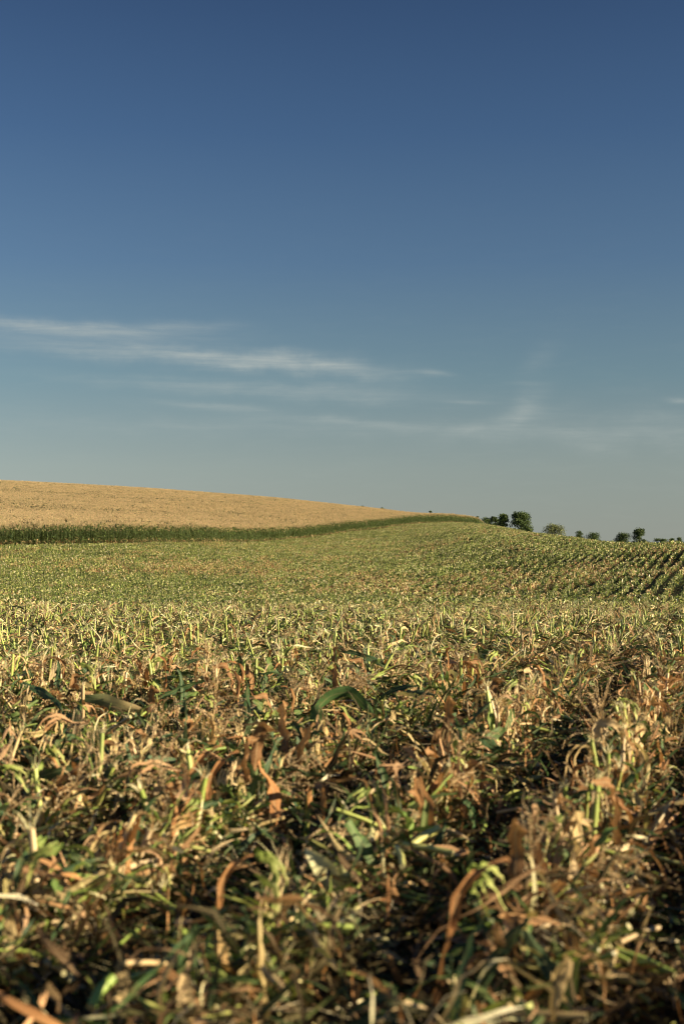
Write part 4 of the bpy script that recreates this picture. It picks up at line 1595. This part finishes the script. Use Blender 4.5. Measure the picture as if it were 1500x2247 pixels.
G1, G2, G3 = (0.075, 0.150, 0.050), (0.100, 0.180, 0.065), (0.055, 0.120, 0.055)
blade('arched_leaf', [(692, 1560), (722, 1526), (770, 1516), (812, 1560), (822, 1588)], 9.1, 0.075, G1, G2, 'long dark green leaf arching over the stump in the middle of the field', 1, roll=0.3)
blade('hanging_leaf', [(690, 1548), (700, 1590), (715, 1620), (728, 1652)], 9.0, 0.085, G2, G1, 'broad green leaf hanging straight down under the arched leaf', 2, curl=0.9, roll=1.3)
blade('pointed_leaf', [(186, 1532), (230, 1538), (275, 1552), (322, 1560)], 9.15, 0.075, (0.13, 0.20, 0.09), P_TAN[1], 'grey green leaf with tan tip pointing right beside the tall dark stump', 3, roll=0.6)
blade('upright_leaf', [(150, 1650), (162, 1600), (172, 1560), (180, 1530)], 9.2, 0.05, G1, G2, 'narrow green leaf standing up at the foot of the tall dark stump', 4, roll=1.2)
blade('tan_leaf', [(648, 1618), (680, 1634), (712, 1655), (735, 1668)], 8.6, 0.05, P_TAN[2], P_TAN[0], 'pale tan leaf slanting down right below the arched green leaf', 5, mat=M_DRY, curl=1.6)
blade('brown_leaf', [(232, 2042), (250, 2090), (300, 2130), (370, 2190), (425, 2250)], 4.4, 0.075, P_BROWN[1], P_BROWN[2], 'long brown leaf running down to the bottom edge on the left', 6, mat=M_DRY, curl=1.4, roll=0.5, wave=0.01)
blade('brown_leaf', [(60, 2080), (20, 2110), (-20, 2135)], 4.7, 0.06, P_BROWN[3], P_BROWN[1], 'reddish brown leaf crossing the left edge', 7, mat=M_DRY, curl=1.0, roll=0.4)
blade('curled_leaf', [(96, 2172), (112, 2130), (146, 2124), (160, 2160), (158, 2200)], 4.2, 0.05, (0.40, 0.36, 0.10), P_TAN[2], 'yellowish leaf curled into a hook at the lower left', 8, mat=M_DRY, curl=1.2, roll=0.8)
blade('cream_leaf', [(770, 2118), (830, 2105), (885, 2122), (925, 2165), (945, 2200)], 4.3, 0.055, P_TAN[2], P_CREAM[1], 'long cream brown leaf arching right at the bottom centre', 9, mat=M_DRY, curl=1.2, roll=0.4, wave=0.008)
blade('blue_green_leaf', [(1150, 2120), (1152, 2160), (1172, 2195), (1205, 2215)], 4.1, 0.085, (0.055, 0.10, 0.075), (0.06, 0.11, 0.06), 'broad blue green leaf blade at the lower right', 10, curl=0.7, roll=1.2)
blade('brown_leaf', [(860, 1475), (905, 1462), (960, 1478), (1000, 1510)], 15.2, 0.07, P_BROWN[3], P_BROWN[1], 'folded brown leaf bent over like a roof in the middle distance', 11, mat=M_DRY, curl=1.8)
blade('brown_leaf', [(978, 1485), (990, 1455), (1012, 1436), (1035, 1432), (1052, 1455)], 14.8, 0.075, P_TAN[0], P_BROWN[3], 'big rose brown leaf arching up above the stubble right of centre', 12, mat=M_DRY, curl=1.2, roll=0.5, wave=0.012)
blade('brown_leaf', [(1035, 1428), (1050, 1410), (1066, 1430), (1070, 1462)], 15.4, 0.055, P_BROWN[3], P_BROWN[0], 'thin brown leaf hooked over behind the rose brown one', 13, mat=M_DRY, curl=1.6)
blade('orange_leaf', [(1290, 1900), (1300, 1930), (1305, 1965)], 5.5, 0.05, (0.46, 0.22, 0.06), (0.40, 0.17, 0.05), 'orange leaf sheath hanging below the lime stump on the right', 14, mat=M_DRY, curl=1.6, roll=1.0)
blade('tan_leaf', [(1330, 1905), (1350, 1925), (1375, 1915), (1382, 1950)], 5.6, 0.045, P_TAN[2], P_CREAM[0], 'bright tan leaf folded sharply right of the lime stump', 15, mat=M_DRY, curl=1.2, roll=0.6)
blade('brown_leaf', [(1370, 1830), (1410, 1822), (1455, 1818), (1500, 1850)], 6.1, 0.06, P_BROWN[0], P_TAN[0], 'brown leaf reaching to the right edge over the pale stumps', 16, mat=M_DRY, curl=1.6, roll=0.4)
blade('green_leaf', [(1085, 1655), (1100, 1690), (1120, 1730), (1118, 1765)], 7.6, 0.07, G3, G1, 'dark green leaf hanging in the gap between two right rows', 17, roll=1.2)
blade('green_leaf', [(1150, 1640), (1168, 1665), (1175, 1700)], 8.0, 0.06, G2, (0.2, 0.25, 0.1), 'short light green leaf dangling above the dark gap on the right', 18, roll=1.0)
blade('green_leaf', [(1010, 1690), (1025, 1640), (1050, 1600)], 8.2, 0.05, G2, G1, 'green leaf rising from the top of the middle right row', 19, roll=1.0)
blade('green_leaf', [(398, 1768), (420, 1760), (446, 1770)], 7.2, 0.06, G3, G3, 'flat blunt green leaf scrap in front of the clean lime stalk', 20, torn=True)
blade('green_leaf', [(838, 1625), (850, 1622), (868, 1628), (885, 1640)], 9.3, 0.085, G3, G1, 'folded dark green leaf scrap lying in the brown litter', 21, torn=True, roll=0.8)
blade('green_leaf', [(455, 1770), (490, 1785), (520, 1800), (545, 1818)], 6.9, 0.06, G3, (0.05, 0.10, 0.04), 'dark green leaf slanting down beside brown litter left of centre', 22, roll=0.6)
blade('long_leaf', [(380, 1825), (420, 1832), (452, 1845)], 6.6, 0.055, (0.30, 0.17, 0.10), P_BROWN[0], 'purple brown leaf crossing the left foreground', 23, mat=M_DRY, curl=1.2, roll=0.7)
blade('tan_leaf', [(175, 1650), (178, 1700), (172, 1760), (168, 1800)], 7.0, 0.05, P_TAN[1], P_BROWN[3], 'twisted tan leaf hanging upright in the left foreground', 24, mat=M_DRY, curl=3.0, twist=2.5, roll=1.2)
blade('brown_leaf', [(920, 1930), (950, 1890), (985, 1845), (1020, 1835)], 5.9, 0.05, P_BROWN[3], P_BROWN[0], 'rusty leaf bowing up over the brown cascade right of centre', 25, mat=M_DRY, curl=2.0, roll=0.7)
blade('grey_leaf', [(1175, 2035), (1190, 2010), (1215, 1990), (1228, 1972)], 5.0, 0.07, (0.33, 0.29, 0.24), (0.28, 0.22, 0.17), 'grey brown leaf tilted in shade left of the light green stump', 26, mat=M_DRY, curl=1.1, roll=0.9)
blade('green_leaf', [(1230, 2230), (1285, 2215), (1340, 2228)], 3.9, 0.06, G2, G1, 'bright green leaf lying across the lower right corner area', 27, roll=0.4)
blade('orange_leaf', [(1370, 2240), (1400, 2218), (1425, 2245)], 3.9, 0.05, (0.48, 0.26, 0.09), (0.42, 0.20, 0.06), 'orange leaf curl at the very bottom right', 28, mat=M_DRY, curl=1.0)


def open_husk():
    """peeled ear husk: three cupped bracts and the cob inside"""
    rng = np.random.default_rng(9)
    d = 4.75
    org = pt(735, 2010, d)
    org[2] = float(ground(org[0], org[1])) + 0.02
    root = bpy.data.objects.new('corn_husk', None)
    root.empty_display_size = 0.05
    COL.objects.link(root)
    root.location = tuple(org)
    tag(root, 'open pale green corn husk standing in the middle of the foreground', 'corn husk')
    for pix, w, c1, c2, rl in [([(740, 1995), (728, 1950), (708, 1905), (668, 1868)], 0.070, (0.42, 0.44, 0.17), (0.78, 0.76, 0.48), 0.9),
                               ([(742, 1995), (750, 1950), (752, 1920), (745, 1902)], 0.050, (0.40, 0.42, 0.15), (0.58, 0.58, 0.28), 1.1),
                               ([(738, 1998), (765, 1960), (770, 1930)], 0.045, (0.40, 0.38, 0.16), P_TAN[2], 1.3),
                               ([(735, 1998), (700, 1970), (690, 1930)], 0.055, (0.30, 0.33, 0.10), (0.45, 0.45, 0.2), 0.6)]:
        p = smooth_path([pt(a, b - 6, d) for a, b in pix], 14) - org
        mb = MB()
        ribbon(mb, p, w * 1.25, rng, across=8, curl=1.3, roll0=rl + 0.55, twist=0.2, wave=0.003, c1=np.array(c1), c2=np.array(c2), mat=0)
        link('bract', mb.mesh('bract', [M_PITH]), root)
    mb = MB()
    t = np.linspace(0, 1, 12)
    p = smooth_path([pt(738, 1998, d + 0.02), pt(732, 1960, d + 0.02), pt(718, 1925, d + 0.02)], 12) - org
    tube(mb, p, 0.018 * np.sin(np.pi * np.clip(t, 0.12, 0.96)) ** 0.5, (0.55, 0.46, 0.16), (0.45, 0.45, 0.18), 0, 12)
    link('cob', mb.mesh('cob', [M_STALK]), root)


open_husk()


def cut_stalk_hero():
    """stalk piece lying end-on, its round pale cut facing the lens"""
    mb = MB()
    p = np.array([[0, 0, 0.0], [0.01, 0.06, 0.004], [0.02, 0.13, 0.01], [0.03, 0.22, 0.01]])
    tube(mb, p, np.array([0.0165, 0.016, 0.0155, 0.015]), (0.36, 0.34, 0.12), (0.33, 0.34, 0.10), 0, 16, capc=(0.50, 0.48, 0.22))
    q = pt(690, 1846, 6.15)
    o = link('cut_stalk', mb.mesh('cut_stalk', [M_STALK]), loc=(q[0], q[1], max(q[2], 0.03)))
    tag(o, 'fallen stalk piece showing its round pale cut end beside the slim stump', 'cut stalk')


cut_stalk_hero()


def hero_tassel(px, py, d, az0, pitch, L, nb, label, seed, pal=P_STRAW):
    rng = np.random.default_rng(seed)
    mb = MB()
    tassel_geo(mb, rng, (0, 0, 0), az0, pitch, L * 1.3, nb + 3, 26, 0, pal)
    q = pt(px, py, d * 0.97)
    o = link('tassel', mb.mesh('tassel', [M_TASSEL]), loc=tuple(q))
    tag(o, label, 'tassel', 'dry corn tassels lying on the stubble')


PC = [(0.62, 0.50, 0.32), (0.55, 0.44, 0.28), (0.66, 0.55, 0.38)]
hero_tassel(640, 2010, 5.0, 1.2, 0.9, 0.20, 11, 'spiky tan tassel fanned out left of the open husk', 1)
hero_tassel(1262, 2160, 4.3, 1.4, 0.8, 0.22, 15, 'big cream tassel splayed at the lower right', 2, PC)
hero_tassel(1285, 1830, 6.2, 1.2, 1.25, 0.24, 12, 'feathery tassel standing upright in the right foreground', 3)
hero_tassel(1315, 1600, 10.0, 1.2, 1.1, 0.30, 12, 'fan shaped tassel spreading upward in the dark gap at right', 4)
hero_tassel(725, 1535, 9.3, 0.3, 0.7, 0.28, 12, 'bushy tan tassel draped over the arched green leaf', 5)
hero_tassel(1165, 1600, 9.2, 1.7, 1.1, 0.26, 14, 'frizzy tan tassel crowning the row right of centre', 6)
hero_tassel(880, 1895, 5.9, 0.6, 0.8, 0.24, 9, 'sparse brown tassel leaning right above the brown cascade', 7)
hero_tassel(40, 1610, 9.2, 3.0, 0.5, 0.30, 12, 'flattened tan tassel at the left edge', 8)
hero_tassel(205, 1730, 7.2, 0.5, 0.6, 0.24, 10, 'tassel tangled among tan leaves in the left foreground', 9)
hero_tassel(300, 1930, 5.9, -0.2, -0.2, 0.22, 10, 'drooping tan tassel hanging from the leaves at left', 10)
hero_tassel(1480, 2215, 4.0, 1.6, 0.9, 0.18, 8, 'grey tassel tips poking up in the bottom right corner', 11)
hero_tassel(1350, 1470, 14.5, 1.5, 1.2, 0.32, 14, 'pale tassel tuft on the second right row', 12, PC)
hero_tassel(1010, 1735, 7.6, 2.2, 0.9, 0.22, 10, 'tassel over the cream topped stump right of centre', 13)

N_STUB, STUMPS = build_stumps(HERO_STUMPS)


# ------------------------------------------------------------------ loose leaves, tassels, stalk pieces
LEAF_LABEL = {
    'green': 'green corn leaf',
    'mixed': 'half dried yellow green corn leaf',
    'tan': 'curled pale tan corn leaf',
    'brown': 'crumpled rusty brown corn leaf',
}


def build_loose():
    rng = np.random.default_rng(505)
    kinds = ['green'] * 8 + ['mixed'] * 5 + ['tan'] * 9 + ['brown'] * 12
    meshes = [rnd_leaf(rng, k) for k in kinds]
    nflat = len(kinds)
    dk = ['green'] * 8 + ['mixed'] * 5 + ['tan'] * 12 + ['brown'] * 14
    for k in dk:
        mb = MB()
        pth = droop_path((0, 0, rng.uniform(0.12, 0.38)), 0.0, rng.uniform(-1.1, 0.45), rng.uniform(0.18, 0.50), 17, rng, droop=rng.uniform(1.5, 6.0), kink=0.24, yaw=1.4, floor=0.02)
        pal = {'green': P_GREEN, 'mixed': P_LIME + P_TAN, 'tan': P_TAN, 'brown': P_BROWN}[k]
        kw = dict(roll0=rng.uniform(-1.3, 1.3), twist=rng.normal(0, 1.8), c1=pick(pal, rng), c2=pick(pal, rng))
        if k != 'green' and rng.random() < 0.7:
            shredded(mb, keep_above(pth), rng.uniform(0.04, 0.065), rng, int(rng.integers(2, 5)), across=2, curl=rng.uniform(0.5, 2.0), wave=0.003, torn=True, crumple=0.7, mat=0, **kw)
        else:
            ribbon(mb, keep_above(pth), rng.uniform(0.018, 0.05), rng, across=4, curl=rng.uniform(0.6, 3.0), wave=0.007, crumple=0.8 if k != 'green' else 0.2, mat=0, **kw)
        meshes.append(mb.mesh('draped_leaf', [M_BLADE if k in ('green', 'mixed') else M_DRY]))
    kind_of = kinds + dk
    byd = {k: [nflat + i for i, q in enumerate(dk) if q == k] for k in set(dk)}
    by = {k: [i for i, q in enumerate(kinds) if q == k] for k in set(kinds)}

    LEN = []
    for me in meshes:
        co = np.empty(len(me.vertices) * 3)
        me.vertices.foreach_get('co', co)
        co = co.reshape(-1, 3)
        LEN.append(float(np.linalg.norm(co.max(0) - co.min(0))))

    def choose(x, y):
        reg = np.where((y > 13) & (rng.random(len(x)) < 0.5), 0, near_kind(x, y, rng))
        pr = {0: [0.52, 0.18, 0.12, 0.18], 1: [0.36, 0.24, 0.26, 0.14], 2: [0.22, 0.08, 0.24, 0.46]}
        out = []
        for r_ in reg:
            k = ['green', 'mixed', 'tan', 'brown'][rng.choice(4, p=pr[int(r_)])]
            out.append(by[k][rng.integers(len(by[k]))])
        return np.array(out)
    # everything, near to far
    n = 7200
    x, y = wedge(n, 3.3, 34.0, rng, 0.06)
    dens = np.clip(1.0 - (y - 6) / 10.0, 0.06, 1.0) * np.where(np.abs(row_dist(x, y)) < 0.17, 0.8, 0.05)
    ok = rng.random(n) < dens
    x, y = x[ok], y[ok]
    # extra on the near rows
    m = 4200
    x2, y2 = wedge(m, 3.3, 12.0, rng, 0.06)
    s, t = row_coord(x2, y2)
    s2 = ROW0 + np.round((s - ROW0) / ROWS) * ROWS + rng.normal(0, 0.085, m)
    x2 = s2 * ROWN[0] + t * ROWD[0]
    y2 = s2 * ROWN[1] + t * ROWD[1]
    x, y = np.concatenate([x, x2]), np.concatenate([y, y2])
    px = colpx(x, y)
    clear = np.zeros(len(x), bool)
    for c_, w_, d0, d1 in ((755, 95, 7.9, 9.6), (715, 75, 4.2, 5.4), (1262, 90, 3.6, 4.6), (680, 60, 5.2, 6.4), (1010, 60, 13.6, 15.6), (1290, 60, 5.4, 6.6), (240, 70, 8.2, 9.6), (860, 70, 3.8, 4.6),
                           (1320, 60, 5.0, 5.7), (1110, 50, 6.6, 8.0), (300, 70, 4.0, 4.8)):
        clear |= (np.abs(px - c_) < w_) & (y > d0) & (y < d1)
    clear |= in_clear(x, y)
    x, y = x[~clear], y[~clear]
    o_ = np.argsort(y)
    x, y = x[o_], y[o_]
    n = len(x)
    rd = np.abs(row_dist(x, y))
    lift = rng.uniform(0, 1, n) ** 1.2 * (0.015 + 0.24 * np.exp(-(rd / 0.13) ** 2))
    z = ground(x, y) + lift
    idx = choose(x, y)
    drape = (rd < 0.17) & (rng.random(n) < np.array([0.0 if kind_of[i_] == 'green' else 0.62 for i_ in idx]))
    idx = np.array([byd[kind_of[i_]][rng.integers(len(byd[kind_of[i_]]))] if d_ else i_ for i_, d_ in zip(idx, drape)])
    z = np.where(drape, ground(x, y), z)
    rot = np.column_stack([rng.normal(0, 0.22 + 0.85 * (rd < 0.15), n), rng.normal(0, 0.22 + 0.85 * (rd < 0.15), n), rng.uniform(0, 6.28, n)])
    rot[drape, 2] = math.pi / 2 - TH + rng.choice([0, math.pi], int(drape.sum())) + rng.normal(0, 0.65, int(drape.sum()))
    rot[drape, :2] = rng.normal(0, 0.12, (int(drape.sum()), 2))
    scl = rng.uniform(0.75, 1.25, n)
    inv = (np.abs(x) < 750 / FPX * y) & (y > 3.75)
    ind = np.where(inv)[0][:270]
    for i in ind:
        o = link('fallen_leaf', meshes[idx[i]], loc=(x[i], y[i], float(z[i])), rot=tuple(rot[i]), scale=float(scl[i]))
        w_, sd_ = place_words(x[i], y[i])
        Lg = LEN[idx[i]] * scl[i]
        how = 'draped over the row' if drape[i] else 'lying on the residue'
        tag(o, '%s %s %s, %s, %s' % ('short' if Lg < 0.26 else 'long', LEAF_LABEL[kind_of[idx[i]]], how, w_, sd_), 'leaf', 'loose corn leaves lying over the stubble')
    rest = np.setdiff1d(np.arange(n), ind)
    o = scatter('fallen_leaves', lib('fallen_leaves_shape', meshes), np.column_stack([x, y, z])[rest], rot[rest], scl[rest], idx[rest])
    tag(o, 'loose green and brown corn leaves strewn through the field', kind='stuff')

    # tassels
    tm = []
    for k in range(8):
        mb = MB()
        tassel_geo(mb, rng, (0, 0, 0.02), 0.0, rng.uniform(0.1, 0.5) if k < 5 else 1.2, rng.uniform(0.20, 0.32), int(rng.integers(7, 13)), 16)
        tm.append(mb.mesh('tassel', [M_TASSEL]))
    n = 300
    x, y = wedge(n, 3.8, 32.0, rng, 0.05)
    x2, y2 = wedge(110, 4.0, 13.0, rng, 0.03)
    x, y = np.concatenate([x, x2]), np.concatenate([y, y2])
    s, t = row_coord(x, y)
    snap = rng.random(len(x)) < 0.85
    s2 = np.where(snap, ROW0 + np.round((s - ROW0) / ROWS) * ROWS + rng.normal(0, 0.07, len(x)), s)
    x, y = s2 * ROWN[0] + t * ROWD[0], s2 * ROWN[1] + t * ROWD[1]
    ok = (y > 3.9) & ~in_clear(x, y) & ((y < 13) | (rng.random(len(x)) < 0.35))
    x, y = x[ok], y[ok]
    o_ = np.argsort(y)
    x, y = x[o_], y[o_]
    n = len(x)
    rd = np.abs(row_dist(x, y))
    z = ground(x, y) + rng.uniform(0.03, 0.08, n) + 0.20 * np.exp(-(rd / 0.15) ** 2) * rng.uniform(0.4, 1, n)
    idx = rng.integers(0, 8, n)
    rot = np.column_stack([rng.normal(0, 0.25, n), rng.normal(0, 0.25, n), rng.uniform(0, 6.28, n)])
    scl = rng.uniform(0.8, 1.15, n)
    inv = (np.abs(x) < 750 / FPX * y)
    ind = np.where(inv)[0][:120]
    for i in ind:
        o = link('tassel', tm[idx[i]], loc=(x[i], y[i], float(z[i])), rot=tuple(rot[i]), scale=float(scl[i]))
        w_, sd_ = place_words(x[i], y[i])
        tag(o, '%s, %s, %s' % ('tan tassel lying flat on the residue' if idx[i] < 5 else 'tan tassel sticking up out of the residue', w_, sd_), 'tassel', 'dry corn tassels lying on the stubble')
    rest = np.setdiff1d(np.arange(n), ind)
    o = scatter('fallen_tassels', lib('fallen_tassels_shape', tm), np.column_stack([x, y, z])[rest], rot[rest], scl[rest], idx[rest])
    tag(o, 'dry tassels strewn further back in the stubble', kind='stuff')

    # lying stalk pieces
    sm = []
    for k in range(8):
        mb = MB()
        L = rng.uniform(0.12, 0.45)
        p = np.stack([np.linspace(0, L, 9), 0.02 * np.sin(np.linspace(0, 3, 9)) * rng.normal(0, 1), np.full(9, 0.014)], 1)
        rr_ = rng.uniform(0.008, 0.013) * np.ones(9)
        rr_[3] *= 1.2
        rr_[7] *= 1.2
        c = pick(P_LIME if k % 2 else P_TAN, rng) * 0.72
        tube(mb, p, rr_, c, c * 0.9, 0, 8, capc=(0.40, 0.38, 0.20))
        fray_geo(mb, p[-1], (0.8, 0), rng, 6, 0.06, mat=1)
        sm.append(mb.mesh('cut_stalk', [M_STALK, M_PITH]))
    n = 900
    x, y = wedge(n, 3.9, 34.0, rng, 0.04)
    s, t = row_coord(x, y)
    s2 = np.where(rng.random(n) < 0.75, ROW0 + np.round((s - ROW0) / ROWS) * ROWS + rng.normal(0, 0.12, n), s)
    x, y = s2 * ROWN[0] + t * ROWD[0], s2 * ROWN[1] + t * ROWD[1]
    ok = (y > 4.2) & ~in_clear(x, y)
    x, y = x[ok], y[ok]
    n = len(x)
    o_ = np.argsort(y)
    x, y = x[o_], y[o_]
    z = ground(x, y) + rng.uniform(0.02, 0.10, n)
    idx = rng.integers(0, 8, n)
    rot = np.column_stack([np.zeros(n), rng.normal(-0.15, 0.3, n), rng.uniform(0, 6.28, n)])
    scl = rng.uniform(0.8, 1.15, n)
    ind = np.where(np.abs(x) < 750 / FPX * y)[0][:120]
    for i in ind:
        o = link('cut_stalk', sm[idx[i]], loc=(x[i], y[i], float(z[i])), rot=tuple(rot[i]), scale=float(scl[i]))
        w_, sd_ = place_words(x[i], y[i])
        tag(o, '%s corn stalk piece lying in residue, %s, %s' % ('yellow green' if idx[i] % 2 else 'straw coloured', w_, sd_), 'cut stalk', 'cut stalk pieces lying in the residue')
    rest = np.setdiff1d(np.arange(n), ind)
    o = scatter('fallen_stalks', lib('fallen_stalks_shape', sm), np.column_stack([x, y, z])[rest], rot[rest], scl[rest], idx[rest])
    tag(o, 'stalk pieces strewn further back in the stubble', kind='stuff')


build_loose()
print('canopy', N_CANOPY, 'far', N_FAR, 'stub', N_STUB, 'stumps', len(STUMPS))
